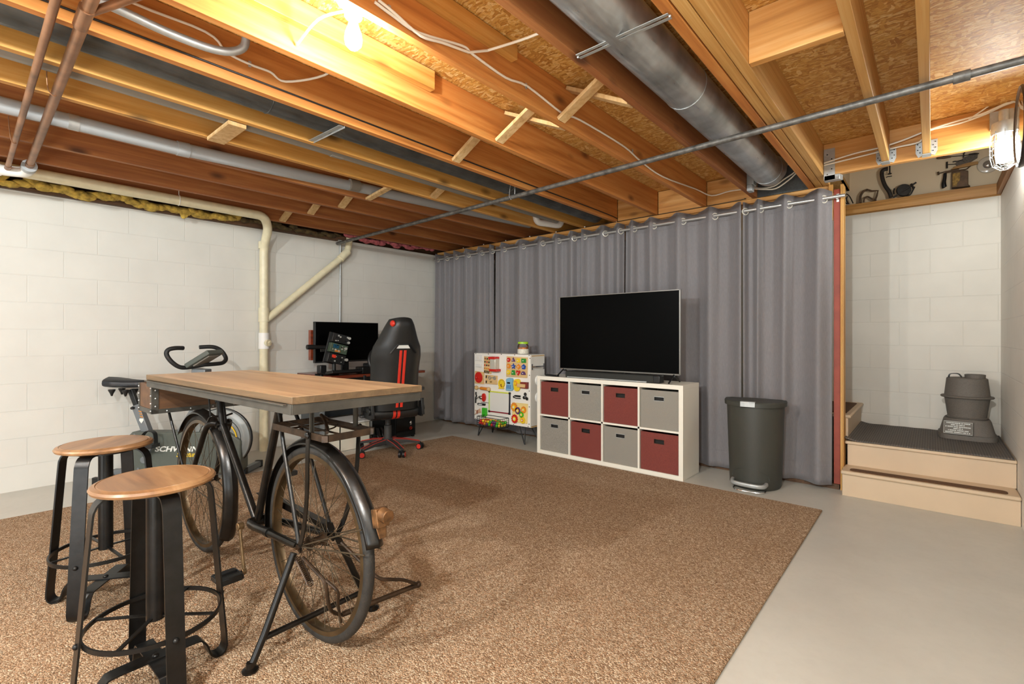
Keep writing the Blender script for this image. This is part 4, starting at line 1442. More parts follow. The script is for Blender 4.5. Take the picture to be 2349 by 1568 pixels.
sw = thing('racing_wheel', 'black racing wheel controller clamped on the desk, half behind the chair', 'game controller', (-4.35, 2.92, 0.74))
MB().box(-4.60, -4.43, 2.86, 3.06, 0.758, 0.858).build('wheel_base', M_BLK, sw, bevel=0.01)
MB().box(-4.56, -4.42, 2.75, 2.855, 0.758, 0.828).build('controller_box', M_BLKM, sw, bevel=0.006)
b = MB().ring((-4.33, 2.905, 0.885), 0.135, 0.017, (1, 0.0, 0.28), 44, 12)
rim_o = b.build('steering_rim', M_BLK, sw)
b = MB().cyl((-4.45, 2.905, 0.845), (-4.345, 2.905, 0.881), 0.04, 20)
for a in (90, 210, 330):
    a = math.radians(a)
    b.beam((-4.335, 2.905, 0.884), (-4.33 - 0.03 * math.sin(a), 2.905 + 0.125 * math.cos(a), 0.885 + 0.125 * math.sin(a)), 0.035, 0.006, (1, 0, 0.28))
b.build('spokes', M_EBS, sw)

bx = thing('button_panel', 'tilted stand of three small gadget boxes clamped at the desk corner', 'control panel', (-4.58, 2.45, 0.74))
PM = Matrix.Translation((-4.575, 2.545, 1.015)) @ Matrix.Rotation(math.radians(-14), 4, 'X') @ Matrix.Rotation(math.radians(-6), 4, 'Z')
MB().box(-0.03, -0.012, -0.10, 0.02, -0.155, 0.16, 0, PM).build('back_plate', M_BLK, bx, bevel=0.002)
MB().tube([(-4.60, 2.535, 0.760), (-4.60, 2.53, 0.93)], 0.019, 14).build('pole', M_BLK, bx)
b = MB().box(-4.66, -4.54, 2.36, 2.390, 0.69, 0.772).box(-4.66, -4.54, 2.36, 2.56, 0.757, 0.772)
b.tube([(-4.58, 2.385, 0.70), (-4.58, 2.385, 0.64)], 0.009, 10)
b.build('clamp', M_BLK, bx, bevel=0.004)
M_TEAL = mat('teal_display', '17465c', 0.3)
M_REDP = mat('red_plastic', 'c8321e', 0.4)
M_SIL = mat('silver_knob', 'c9c6bd', 0.3, 0.5)
M_ORG = mat('orange_plastic', 'b86a20', 0.4)
M_GRN = mat('dark_green_board', '3c4a3a', 0.5)
for k, (z0, z1) in enumerate(((0.062, 0.152), (-0.040, 0.052), (-0.145, -0.05))):
    q = MB().box(-0.012, 0.05, -0.085, 0.095, z0, z1, 0, PM)
    gx = q.build('gadget_box', M_BLK if k != 1 else M_GRN, bx, bevel=0.003)
    d = MB()
    r2 = random.Random(k + 4)
    for j in range(9):
        y, z = r2.uniform(-0.06, 0.085), r2.uniform(z0 + 0.015, z1 - 0.015)
        s = r2.uniform(0.004, 0.009)
        d.cyl(PM @ Vector((0.05, y, z)), PM @ Vector((0.058, y, z)), s, 10, None, r2.choice((0, 0, 1)))
    if k == 0:
        for z in (0.085, 0.13):
            d.cyl(PM @ Vector((0.05, 0.085, z)), PM @ Vector((0.068, 0.085, z)), 0.013, 12, None, 0)
    if k == 1:
        d.box(0.05, 0.053, -0.06, 0.0, 0.005, 0.042, 2, PM)
        d.box(0.05, 0.056, -0.035, 0.02, -0.03, -0.012, 3, PM)
        d.cyl(PM @ Vector((0.05, 0.07, 0.02)), PM @ Vector((0.068, 0.07, 0.02)), 0.014, 12, None, 0)
    if k == 2:
        d.box(0.05, 0.066, -0.05, -0.015, -0.095, -0.065, 4, PM)
        d.cyl(PM @ Vector((0.05, 0.10, -0.09)), PM @ Vector((0.075, 0.10, -0.09)), 0.015, 14, None, 0)
    d.build('buttons', [M_SIL, M_BLKM, M_TEAL, M_ORG, M_REDP], gx)
b = MB().cyl((-4.62, 2.47, 1.035), (-4.62, 2.30, 1.04), 0.020, 14).cyl((-4.62, 2.33, 1.04), (-4.62, 2.26, 1.04), 0.024, 14)
b.beam((-4.62, 2.40, 1.005), (-4.62, 2.47, 1.01), 0.014, 0.03)
b.build('grip_handle', M_BLK, bx)

pc = thing('computer_tower', 'black computer tower on the floor at the right end of the desk', 'computer', (-4.7, 3.33, 0))
MB().box(-4.93, -4.475, 3.19, 3.465, 0.02, 0.47).build('case', M_BLK, pc, bevel=0.004)
MB().box(-4.475, -4.470, 3.20, 3.455, 0.03, 0.46).build('front_panel', mat('gloss_black', '08080a', 0.12), pc)
b = MB().ring((-4.468, 3.395, 0.105), 0.016, 0.003, (1, 0, 0), 24, 6).obox((-4.468, 3.395, 0.105), (0.003, 0.008, 0.014))
b.build('power_ring', M_REDP, pc)
MB().ball((-4.465, 3.393, 0.165), (0.008, 0.014, 0.025), 12).build('badge', M_CHROME, pc)
for x in (-4.9, -4.51):
    for y in (3.21, 3.43):
        MB().box(x, x + 0.03, y, y + 0.025, 0, 0.0195).build('foot', M_BLK, pc)
tb = thing('storage_tub', 'translucent white plastic tub on the floor under the desk', 'tub', (-4.58, 2.66, 0))
M_TUB = mat('milky_plastic', 'cfc8b6', 0.3)
b = MB()
T = [(-4.76, -4.42, 2.50, 2.82, 0.0), (-4.78, -4.40, 2.48, 2.84, 0.27)]
for (x0, x1, y0, y1, z0, z1) in ((-4.77, -4.762, 2.49, 2.83, 0.004, 0.27), (-4.418, -4.41, 2.49, 2.83, 0.004, 0.27), (-4.77, -4.41, 2.49, 2.498, 0.004, 0.27), (-4.77, -4.41, 2.822, 2.83, 0.004, 0.27), (-4.77, -4.41, 2.49, 2.83, 0.0, 0.008)):
    b.box(x0, x1, y0, y1, z0, z1)
b.build('body', M_TUB, tb)
MB().box(-4.785, -4.395, 2.475, 2.845, 0.268, 0.284).build('lid', M_PVC, tb, bevel=0.006)
pd = thing('foot_pedals', 'glossy black set of foot pedals on the floor beside the computer tower', 'game controller', (-4.5, 2.99, 0))
MB().box(-4.66, -4.43, 2.93, 3.13, 0.0, 0.03).build('base', M_BLK, pd, bevel=0.006)
for y in (2.965, 3.03, 3.095):
    MB().obox((-4.56, y, 0.085), (0.012, 0.045, 0.13), (0, -28, 0)).build('pedal', mat('gloss_black', '0a0a0b', 0.12) if y < 2.97 else bpy.data.materials['gloss_black'], pd, bevel=0.004)

# ------------------------------------------------------------------ gaming chair
M_LEATH = mat('black_leatherette', '1d1d1c', 0.42, var=(10, 0.12), bump=(160, 0.12))
M_REDL = mat('red_leatherette', 'd0301f', 0.45)
M_CBASE = mat('dark_nylon', '343332', 0.45)
gc = thing('gaming_chair', 'black gaming chair with two red stripes, seen from behind', 'chair', (-4.05, 2.80, 0.012), 166)


def backsec(z):
    t = (z - 0.44) / 0.85
    w = [0.240, 0.240, 0.238, 0.236, 0.236, 0.240, 0.246, 0.232, 0.188, 0.152, 0.112]
    i = min(int(t * 10), 9)
    f = t * 10 - i
    ww = w[i] * (1 - f) + w[i + 1] * f
    return ww, -0.235 - 0.16 * t ** 1.1


def backfn(u, v):
    z = 0.44 + 0.85 * v
    w, x0 = backsec(z)
    a = 2 * math.pi * u
    c, s = math.cos(a), math.sin(a)
    y = w * (abs(c) ** 0.6) * (1 if c > 0 else -1)
    th = 0.048 * (1 if v < 0.94 else max(0.25, ((1 - v) / 0.06) ** 0.5))
    q = abs(y / w)
    x = x0 + th * (abs(s) ** 0.7) * (1 if s > 0 else -1) + 0.115 * q ** 3 * (0.6 + 0.4 * math.sin(v * 3.1))
    zz = z + (0 if v < 0.9 else 0.02 * (1 - q * q) * (v - 0.9) * 10)
    return (x, y, zz)


b = MB().grid(backfn, 48, 34)
n0 = 49
b.f.append(list(range(n0 - 1))[::-1])
b.mi.append(0)
top = 34 * n0
b.f.append([top + i for i in range(n0 - 1)])
b.mi.append(0)
bk_ = b.build('backrest', M_LEATH, gc, world=False, merge=True, ang=60)
for y in (-0.021, 0.021):
    pts = []
    for i in range(20):
        z = 0.47 + (1.005 - 0.47) * i / 19
        w, x0 = backsec(z)
        pts.append((x0 - 0.050, y, z))
    MB().sweep(pts, rrect(0.026, 0.008, 0.003, 2), (0, 1, 0)).build('stripe', M_REDL, bk_, world=False)
w, x0 = backsec(1.03)
HM = basis((x0 - 0.049, 0, 1.035), (0, -1, 0), (-0.19, 0, 1))
MB().prism([(-0.065, -0.012), (0.065, -0.012), (0.045, 0.018), (-0.045, 0.018)], -0.004, 0.004, HM).build('handle_slot', M_WTXT, bk_, world=False)
MB().sweep([HM @ Vector(p) for p in ((-0.125, -0.055, 0.003), (-0.06, 0.028, 0.006), (0.06, 0.028, 0.006), (0.125, -0.055, 0.003))], rect(0.012, 0.018), None).build('handle_trim', M_BLK, bk_, world=False)
wt, xt = backsec(1.26)
MB().ball((xt + 0.006, 0.100, 1.250), (0.046, 0.020, 0.030), 14).build('corner_trim', M_REDL, bk_, world=False)
# seat


def rbox(x0, x1, y0, y1, z0, z1, r):
    q = MB()
    q.box(x0, x1, y0, y1, z0, z1)
    return q


so = rbox(-0.17, 0.28, -0.25, 0.25, 0.37, 0.475, 0.03).build('seat', M_LEATH, gc, world=False, bevel=0.04)
so.modifiers['bevel'].segments = 4
q = MB().lathe([(0.0, -0.23), (0.048, -0.23), (0.056, -0.21), (0.056, 0.21), (0.048, 0.23), (0.0, 0.23)], 24, Matrix.Translation((-0.175, 0, 0.405)) @ RX)
roll = q.build('seat_roll', M_LEATH, gc, world=False)
for y in (-0.021, 0.021):
    MB().lathe([(0.0575, y - 0.013), (0.0585, y), (0.0575, y + 0.013)], 24, Matrix.Translation((-0.175, 0, 0.405)) @ RX).build('stripe', M_REDL, roll, world=False, solid=0.002)
for s in (-1, 1):
    b = MB().box(-0.26, 0.0, s * 0.245 - 0.012, s * 0.245 + 0.012, 0.36, 0.42).prism([(-0.29, 0.38), (-0.19, 0.36), (-0.2, 0.50), (-0.27, 0.54)], -0.014, 0.014, Matrix.Translation((0, s * 0.246, 0)) @ RX)
    b.cyl((-0.23, s * 0.25, 0.44), (-0.23, s * 0.275, 0.44), 0.032, 18)
    b.build('hinge_bracket', M_BLK, gc, world=False, bevel=0.004)
    ar = MB().beam((-0.02, s * 0.285, 0.39), (-0.02, s * 0.285, 0.60), 0.05, 0.025, (0, 1, 0)).box(-0.15, 0.13, s * 0.285 - 0.04, s * 0.285 + 0.04, 0.60, 0.63).box(-0.06, 0.02, min(s * 0.2, s * 0.285), max(s * 0.2, s * 0.285), 0.36, 0.385)
    ar.build('armrest', M_CBASE, gc, world=False, bevel=0.006)
b = MB().cyl((0, 0, 0.10), (0, 0, 0.26), 0.035, 22).cyl((0, 0, 0.26), (0, 0, 0.37), 0.025, 20).box(-0.14, 0.12, -0.11, 0.11, 0.335, 0.372)
b.build('gas_column', M_CBASE, gc, world=False, bevel=0.003)
rz = math.radians(166)
MB().lathe([(0.0, 0.07), (0.05, 0.07), (0.055, 0.115), (0.04, 0.135), (0.0, 0.135)], 24).build('base_hub', M_CBASE, gc, world=False)
for k, ang in enumerate((-83, -11, 61, 133, 205)):
    a = math.radians(ang) - rz
    d = Vector((math.cos(a), math.sin(a), 0))
    s = Vector((-math.sin(a), math.cos(a), 0))
    b = MB()
    pr = [(0.03, 0.128, 0.030), (0.18, 0.112, 0.025), (0.315, 0.082, 0.020)]
    lo = [(0.03, 0.075), (0.18, 0.080), (0.315, 0.060)]
    vs, fs = [], []
    for (r, z, w), (r2, z2) in zip(pr, lo):
        vs += [d * r + s * w + Vector((0, 0, z)), d * r - s * w + Vector((0, 0, z)), d * r2 - s * w + Vector((0, 0, z2)), d * r2 + s * w + Vector((0, 0, z2))]
    for i in range(2):
        for j in range(4):
            fs.append((i * 4 + j, i * 4 + (j + 1) % 4, i * 4 + 4 + (j + 1) % 4, i * 4 + 4 + j))
    fs += [(3, 2, 1, 0), (8, 9, 10, 11)]
    b.add(vs, fs)
    arm = b.build('base_arm', M_CBASE, gc, world=False, bevel=0.004)
    e = MB()
    for q in (-1, 1):
        e.tube([d * 0.05 + s * 0.029 * q + Vector((0, 0, 0.127)), d * 0.18 + s * 0.026 * q + Vector((0, 0, 0.113)), d * 0.312 + s * 0.021 * q + Vector((0, 0, 0.083))], 0.002, 6)
    e.build('red_edge', M_REDL, arm, world=False)
    ca = MB()
    cpos = d * 0.315
    ax = Vector((math.cos(a + 0.9), math.sin(a + 0.9), 0))
    for q in (-1, 1):
        ca.cyl(cpos + ax * (q * 0.008) + Vector((0, 0, 0.031)), cpos + ax * (q * 0.030) + Vector((0, 0, 0.031)), 0.031, 20)
    ca.cyl(cpos + Vector((0, 0, 0.03)), cpos + Vector((0, 0, 0.075)), 0.010, 10)
    co = ca.build('caster', M_BLK, arm, world=False)
    cd = MB()
    for q in (-1, 1):
        cc = cpos + ax * (q * 0.0305) + Vector((0, 0, 0.031))
        cd.cyl(cc - ax * q * 0.001, cc + ax * q * 0.002, 0.023, 18)
    cd.build('caster_disc', M_REDL, co, world=False)

# ------------------------------------------------------------------ curtains on a rod


def fabric(name, col):
    t = NT(name)
    v = t.coord((1, 1, 1), rnd=False)
    n1 = t.noise(t.coord((260, 260, 30), rnd=False), 1.0, 2)
    n2 = t.noise(v, 2.0, 3)
    c = S(col)
    a = t.ramp(n1, [(0.3, mul(c, 0.9)), (0.7, mul(c, 1.1))])
    t.base(t.mix(t.ramp(n2, [(0.35, (0, 0, 0, 1)), (0.75, (0.2, 0.2, 0.2, 1))]), a, mul(c, 1.2)))
    t.set(0.62, **{'Specular IOR Level': 0.35, 'Sheen Weight': 0.25, 'Sheen Roughness': 0.4})
    t.bump(n1, 0.08, 0.001)
    return t.m


M_CURT = fabric('grey_curtain', '787475')
M_ROD = mat('brushed_rod', 'c4c3bf', 0.35, 0.7)
M_GROM = mat('nickel_grommet', 'e2ddcf', 0.3, 0.35)
ROD_Y, ROD_Z = 4.285, 2.183
rt = thing('curtain_rod', 'long brushed metal curtain rod carrying all the grey panels', 'curtain rod', (-2.8, ROD_Y, ROD_Z))
MB().cyl((-5.12, ROD_Y, ROD_Z), (-0.480, ROD_Y, ROD_Z), 0.0130, 16).build('rod', M_ROD, rt)
for x in (-3.02, -0.530):
    b = MB().box(x - 0.006, x + 0.006, ROD_Y - 0.004, 4.335, ROD_Z - 0.016, ROD_Z - 0.011).box(x - 0.008, x + 0.008, 4.332, 4.336, ROD_Z - 0.03, ROD_Z + 0.03)
    b.build('bracket', M_ROD, rt)
GX = [p[0] for p in [(-5.051,4.285,2.1536),(-4.8564,4.285,2.1514),(-4.6776,4.285,2.1502),(-4.4492,4.285,2.1486),(-4.2086,4.285,2.15),(-4.0306,4.285,2.1571),(-3.8385,4.285,2.151),(-3.5425,4.285,2.1524),(-3.2597,4.285,2.1529),(-3.0467,4.285,2.1551),(-2.8445,4.285,2.1527),(-2.7206,4.285,2.1548),(-2.4743,4.285,2.1488),(-2.3044,4.285,2.1473),(-2.1604,4.285,2.1526),(-1.9612,4.285,2.153),(-1.6845,4.285,2.1558),(-1.4072,4.285,2.1625),(-1.1623,4.285,2.163),(-1.0467,4.285,2.1651),(-0.8435,4.285,2.1682),(-0.5837,4.285,2.1681)]]
GX[-1] = -0.612
CUTS = [-5.118, GX[5] + 0.015, GX[13] + 0.03, GX[18] - 0.02, -0.556]
LABS = ['darkest narrow grey curtain panel at the left end of the rod, in the room corner', 'grey curtain panel behind the white activity board',
        'grey curtain panel behind the television and white shelf unit', 'grey curtain panel at the right end of the rod, behind the bin']


def phase(x):
    g = GX
    if x <= g[0]:
        return (x - g[0]) / 0.10
    for i in range(len(g) - 1):
        if x <= g[i + 1]:
            return i + (x - g[i]) / (g[i + 1] - g[i])
    return len(g) - 1 + (x - g[-1]) / 0.25


for k in range(4):
    x0, x1 = CUTS[k], CUTS[k + 1]
    mine = [g for g in GX if x0 < g < x1]
    n = max(40, int(len(mine) * 26))
    r2 = random.Random(k)
    ph = [r2.uniform(0, 6.28) for _ in range(6)]
    gap = 0.006

    def fn(u, v, x0=x0, x1=x1, ph=ph, k=k):
        x = x0 + gap + (x1 - x0 - 2 * gap) * u
        p = phase(x)
        z = 0.032 + (2.246 - 0.032) * v
        amp = 0.034 * (0.75 + 0.25 * v)
        d = 1 - v
        s = math.sin(2 * math.pi * p + 0.55 * math.sin(2 * math.pi * p + 0.6) - 0.45) + 0.16
        # rounded folds at the rod, looser and wandering lower down
        y = amp * (s + 0.12 * math.sin(6 * math.pi * p) * v)
        y += d * (0.016 * math.sin(2 * math.pi * p * 0.5 + ph[0]) + 0.010 * math.sin(x * 9 + ph[1] + d * 1.3) + 0.008 * math.sin(x * 23 + ph[2] - 2 * d))
        xx = x + d * 0.012 * math.sin(x * 6 + ph[3]) * min(1, min(u, 1 - u) * 6)
        if v > 0.97:
            z += 0.014 * math.cos(2 * math.pi * p + 1.0) + 0.003 * math.sin(x * 60)
        if v < 0.03:
            z += 0.006 * math.sin(x * 5 + ph[4])
        return (xx, ROD_Y + y, z)
    t = thing('grommet_curtain', LABS[k], 'curtain', ((x0 + x1) / 2, ROD_Y, 0.05), 0, 'grey grommet curtains')
    cl = MB().grid(fn, n, 44).build('cloth', M_CURT, t, solid=0.0022, ang=70)
    for z in (0.17, 2.135):
        hm = MB()
        v = (z - 0.032) / 2.214
        pts = [fn(i / (n), v) for i in range(n + 1)]
        hm.tube([(p[0], p[1] - 0.0016, p[2]) for p in pts], 0.0009, 4)
        hm.build('hem', M_CURT, cl)
    for g in mine:
        i = GX.index(g)
        nx = GX[min(i + 1, len(GX) - 1)] - GX[max(i - 1, 0)]
        nx = max(0.10, nx / 2 if 0 < i < len(GX) - 1 else nx)
        sl = 0.034 * 6.2 / nx
        MB().ring((g + 0.0, ROD_Y - 0.001, ROD_Z - 0.006), 0.0265, 0.0050, (sl, -1, 0), 28, 8).build('grommet', M_GROM, t)

# ------------------------------------------------------------------ white cube shelf with fabric bins
M_SHELF = mat('white_melamine', 'e9e3d4', 0.35)
M_BURG = mat('burgundy_fabric', '76372f', 0.9, var=(320, 0.3), bump=(300, 0.35))
M_GRYB = mat('grey_tweed_fabric', '8b867c', 0.9, var=(330, 0.4), bump=(300, 0.35))
M_HOLE = mat('slot_shade_dark', '17130f', 0.7)
KX0, KX1, KY0, KY1, KZ = -2.942, -1.482, 3.768, 4.115, 0.757
sh = thing('cube_shelf', 'white eight-cube shelf unit standing under the television', 'shelf unit', ((KX0 + KX1) / 2, (KY0 + KY1) / 2, 0))
T_ = 0.036
MB().box(KX0, KX1, KY0, KY1, KZ - T_, KZ).build('top_panel', M_SHELF, sh, bevel=0.001)
MB().box(KX0, KX1, KY0, KY1, 0.0, T_).build('bottom_panel', M_SHELF, sh, bevel=0.001)
for x in (KX0, KX1 - T_):
    MB().box(x, x + T_, KY0, KY1, T_, KZ - T_).build('side_panel', M_SHELF, sh, bevel=0.001)
cw = (KX1 - KX0 - 2 * T_ - 3 * 0.016) / 4
ch = (KZ - 2 * T_ - 0.016) / 2
for i in range(1, 4):
    x = KX0 + T_ + i * cw + (i - 1) * 0.016
    MB().box(x, x + 0.016, KY0, KY1, T_, KZ - T_).build('divider', M_SHELF, sh)
MB().box(KX0 + T_, KX1 - T_, KY0, KY1, T_ + ch, T_ + ch + 0.016).build('middle_shelf', M_SHELF, sh)
protos = {}
NAMES = [['burgundy fabric bin at the top left end of the white cube shelf', 'grey fabric bin on the top row between the two burgundy bins',
          'burgundy fabric bin on the top row between the two grey bins', 'grey fabric bin at the top right end, nearest the trash can'],
         ['grey fabric bin at the bottom left end, beside the activity board', 'burgundy fabric bin on the bottom row between the two grey bins',
          'grey fabric bin on the bottom row between the two burgundy bins', 'burgundy fabric bin at the bottom right end, near the trash can']]
for r in range(2):
    for c in range(4):
        x = KX0 + T_ + c * (cw + 0.016) + cw / 2
        z = T_ + (ch + 0.016 if r == 0 else 0)
        red = (r + c) % 2 == 0
        lab = NAMES[r][c]
        if red not in protos:
            t = thing('storage_bin', lab, 'storage bin', (x, KY0 + 0.012, z + 0.001), 0, 'burgundy bins' if red else 'grey bins')
            m = M_BURG if red else M_GRYB
            w, h, d = cw - 0.012, ch - 0.020, 0.315
            b = MB()
            hw, hz0, hz1 = 0.042, h - 0.085, h - 0.052
            b.box(-w / 2, -hw, 0, 0.005, 0, h).box(hw, w / 2, 0, 0.005, 0, h).box(-hw, hw, 0, 0.005, 0, hz0).box(-hw, hw, 0, 0.005, hz1, h)
            b.box(-w / 2, -w / 2 + 0.004, 0.005, d, 0, h).box(w / 2 - 0.004, w / 2, 0.005, d, 0, h).box(-w / 2, w / 2, d, d + 0.004, 0, h).box(-w / 2, w / 2, 0.005, d, 0, 0.004)
            b.build('body', m, t, world=False)
            f = MB()
            f.sweep([(-hw, -0.001, hz0), (hw, -0.001, hz0), (hw, -0.001, hz1), (-hw, -0.001, hz1)], rect(0.003, 0.005), (0, 1, 0), True, False)
            f.build('handle_rim', M_STEEL if not red else M_RUSTY, t, world=False)
            MB().box(-hw - 0.01, hw + 0.01, 0.02, 0.022, hz0 - 0.02, hz1 + 0.02).build('slot_shade_panel', M_HOLE, t, world=False)  # dark sheet behind the cut-out, painted in for the bin's inner shade
            protos[red] = t
        else:
            dup(protos[red], (x, KY0 + 0.012, z + 0.001), 0, lab)

# ------------------------------------------------------------------ television, soundbar, remote
tv = thing('television', 'large flat television with a black screen on the white shelf unit', 'television', (-2.16, 3.93, KZ))
TX0, TX1, TY, TZ0, TZ1 = -2.772, -1.565, 3.915, 0.827, 1.530
MB().box(TX0, TX1, TY, TY + 0.022, TZ0, TZ1).box(TX0 + 0.2, TX1 - 0.2, TY + 0.022, TY + 0.055, TZ0 + 0.03, TZ0 + 0.4).build('back_housing', M_BLK, tv, bevel=0.003)
M_TVF = mat('slate_bezel', '8e8a84', 0.3, 0.8)
b = MB()
b.box(TX0 - 0.004, TX0 + 0.006, TY - 0.004, TY + 0.012, TZ0, TZ1 + 0.004).box(TX1 - 0.006, TX1 + 0.006, TY - 0.004, TY + 0.012, TZ0, TZ1 + 0.004)
b.box(TX0, TX1, TY - 0.004, TY + 0.012, TZ1 - 0.003, TZ1 + 0.004).box(TX0, TX1, TY - 0.004, TY + 0.012, TZ0 - 0.004, TZ0 + 0.008)
b.build('bezel', M_TVF, tv)
MB().box(TX0 + 0.006, TX1 - 0.006, TY - 0.003, TY, TZ0 + 0.008, TZ1 - 0.003).build('screen', mat('tv_screen', '020202', 0.35, spec=0.06), tv)
for x in (TX0 + 0.045, TX1 - 0.05):
    b = MB()
    b.tube([(x, TY + 0.012, TZ0 + 0.005), (x, TY - 0.11, KZ + 0.006)], 0.007, 8).tube([(x, TY + 0.012, TZ0 + 0.005), (x, TY + 0.12, KZ + 0.006)], 0.007, 8)
    b.tube([(x, TY + 0.01, TZ0 + 0.01), (x, TY + 0.01, TZ0 - 0.02)], 0.012, 8)
    b.build('foot', M_BLK, tv)
sb = thing('soundbar', 'long black soundbar lying in front of the television', 'speaker', (-2.17, 3.83, KZ))
MB().box(-2.625, -1.70, 3.795, 3.875, KZ + 0.002, KZ + 0.062).build('body', mat('speaker_cloth', '22231f', 0.7, bump=(300, 0.3)), sb, bevel=0.008)
b = MB().box(-2.60, -1.80, 3.789, 3.794, KZ + 0.003, KZ + 0.012)
b.build('silver_strip', M_STEEL, sb)
MB().box(-1.745, -1.685, 3.793, 3.877, KZ + 0.002, KZ + 0.064).build('end_cap', M_BLK, sb, bevel=0.006)
o = MB().box(-2.875, -2.715, 3.80, 3.835, KZ + 0.001, KZ + 0.017)
o = o.build('remote_control', M_BLK, bevel=0.005)
o.rotation_euler.z = math.radians(-8)
tag(o, 'thin black remote control lying at the left end of the white shelf', 'remote')

# ------------------------------------------------------------------ trash can
M_BIN = mat('charcoal_bin_plastic', '3a3a34', 0.5, var=(160, 0.06), bump=(220, 0.12))
tc = thing('step_bin', 'dark semi-round step trash can between the shelf and the stairs', 'trash can', (-1.035, 4.075, 0), 8)


def dshape(w, d, n=24):
    """flat at the back, bulging to the front (local -y)"""
    P = []
    for i in range(n + 1):
        a = math.pi + math.pi * i / n
        P.append((w * math.cos(a), -0.02 + d * math.sin(a) * 0.92 if False else d * math.sin(a)))
    P += [(w, 0.03), (w - 0.03, 0.06), (-w + 0.03, 0.06), (-w, 0.03)]
    return P


def loft(levels, cap0=True, cap1=True):
    b = MB()
    n = None
    for z, w, d, y in levels:
        P = dshape(w, d)
        n = len(P)
        o = len(b.v)
        b.v += [Vector((p[0], p[1] + y, z)) for p in P]
    for j in range(len(levels) - 1):
        for i in range(n):
            b.f.append([j * n + i, j * n + (i + 1) % n, (j + 1) * n + (i + 1) % n, (j + 1) * n + i])
            b.mi.append(0)
    if cap0:
        b.f.append(list(range(n))[::-1]); b.mi.append(0)
    if cap1:
        b.f.append([(len(levels) - 1) * n + i for i in range(n)]); b.mi.append(0)
    return b


loft([(0.0, 0.170, 0.185, 0), (0.015, 0.180, 0.197, 0), (0.30, 0.190, 0.207, 0), (0.618, 0.200, 0.217, 0)]).build('body', M_BIN, tc, world=False)
lid = loft([(0.620, 0.216, 0.232, 0.0), (0.650, 0.217, 0.233, 0), (0.659, 0.211, 0.226, 0), (0.660, 0.190, 0.205, 0), (0.656, 0.182, 0.195, 0), (0.662, 0.10, 0.11, 0)]).build('lid', M_BIN, tc, world=False)
MB().box(-0.075, 0.025, -0.240, -0.222, 0.624, 0.656).box(-0.075, 0.025, -0.240, -0.195, 0.654, 0.6635).build('lid_latch', M_STEEL, lid, world=False, bevel=0.002)
b = MB()
arc = [(0.128 * math.cos(a), 0.145 * math.sin(a)) for a in [math.pi * i / 16 for i in range(17)]]
b.sweep([(x - 0.015, -0.199 * math.sqrt(1 - ((x - 0.015) / 0.184) ** 2) + 0.001, 0.06 + z * 0.55 + 0.02) for x, z in arc], rect(0.010, 0.008), (0, 1, 0))
b.build('arched_recess', M_BIN, tc, world=False)
b = MB().sweep(smooth([(-0.135, -0.160, 0.060), (-0.12, -0.235, 0.056), (0.0, -0.258, 0.052), (0.075, -0.245, 0.052), (0.095, -0.180, 0.056)], 5), rrect(0.030, 0.024, 0.009), (0, 0, 1))
b.build('pedal', M_STEEL, tc, world=False)
MB().tube(smooth([(-0.125, -0.150, 0.008), (-0.115, -0.238, 0.007), (0.0, -0.256, 0.006), (0.08, -0.240, 0.007), (0.09, -0.15, 0.008)], 5), 0.005, 8).build('pedal_rail', M_CHROME, tc, world=False)

# ------------------------------------------------------------------ stairs
M_TAN = mat('tan_stair_paint', 'c9b193', 0.5, var=(3, 0.05), bump=(30, 0.05))
M_STRIP = mat('brown_tread_strip', '5f4128', 0.95, var=(180, 0.35), bump=(200, 0.5))
ss = thing('basement_stairs', 'tan painted wooden stairs with a landing in the right corner', 'stairs', (-0.06, 4.8, 0))
MB().box(-0.488, 0.407, 4.205, 4.225, 0, 0.155).build('riser', M_TAN, ss, bevel=0.001)
MB().box(-0.495, 0.4085, 4.182, 4.42, 0.155, 0.182).build('tread', M_TAN, ss, bevel=0.010)
MB().box(-0.478, 0.407, 4.405, 4.425, 0.182, 0.340).build('riser', M_TAN, ss, bevel=0.001)
MB().box(-0.492, 0.4085, 4.385, 5.365, 0.340, 0.362).build('landing', M_TAN, ss, bevel=0.006)
MB().box(-0.50, -0.48, 4.46, 5.365, 0.364, 0.522).build('riser', M_TAN, ss, bevel=0.001)
MB().box(-0.80, -0.462, 4.452, 5.365, 0.522, 0.548).build('tread', M_TAN, ss, bevel=0.010)
b = MB().box(-0.47, 0.38, 4.24, 4.40, 0.0, 0.15).box(-0.47, 0.38, 4.43, 5.36, 0.0, 0.335)
b.build('stringer', M_DARKW, ss)
MB().box(-0.53, -0.494, 4.437, 4.475, 0.0, 0.52).build('stringer_post', M_FIRZ, ss)
o = MB().prism(rrect(0.80, 0.078, 0.03), 0.1825, 0.187, Matrix.Translation((-0.045, 4.245, 0))).build('tread_strip', M_STRIP)
tag(o, 'long brown carpet tread strip on the lowest stair', 'tread strip')
o = MB().prism(rrect(0.20, 0.74, 0.03), 0.5485, 0.553, Matrix.Translation((-0.60, 4.90, 0))).build('tread_strip', M_STRIP)
tag(o, 'brown carpet tread piece on the third step at the left', 'tread strip')


def ribbed(name):
    t = NT(name)
    v = t.coord((1, 1, 1), rnd=False)
    w = t.n('ShaderNodeTexWave')
    w.inputs['Scale'].default_value = 12
    w.inputs['Distortion'].default_value = 0
    w.bands_direction = 'Y'
    t.l(v, w.inputs['Vector'])
    n = t.noise(v, 7, 3)
    w2 = t.n('ShaderNodeTexWave')
    w2.inputs['Scale'].default_value = 22
    w2.bands_direction = 'X'
    t.l(v, w2.inputs['Vector'])
    f = t.mix(0.5, w.outputs['Fac'], w2.outputs['Fac'])
    t.base(t.ramp(f, [(0.2, S('45403b')), (0.8, S('6a635c'))]))
    t.set(0.75)
    t.bump(f, 0.8, 0.004)
    return t.m


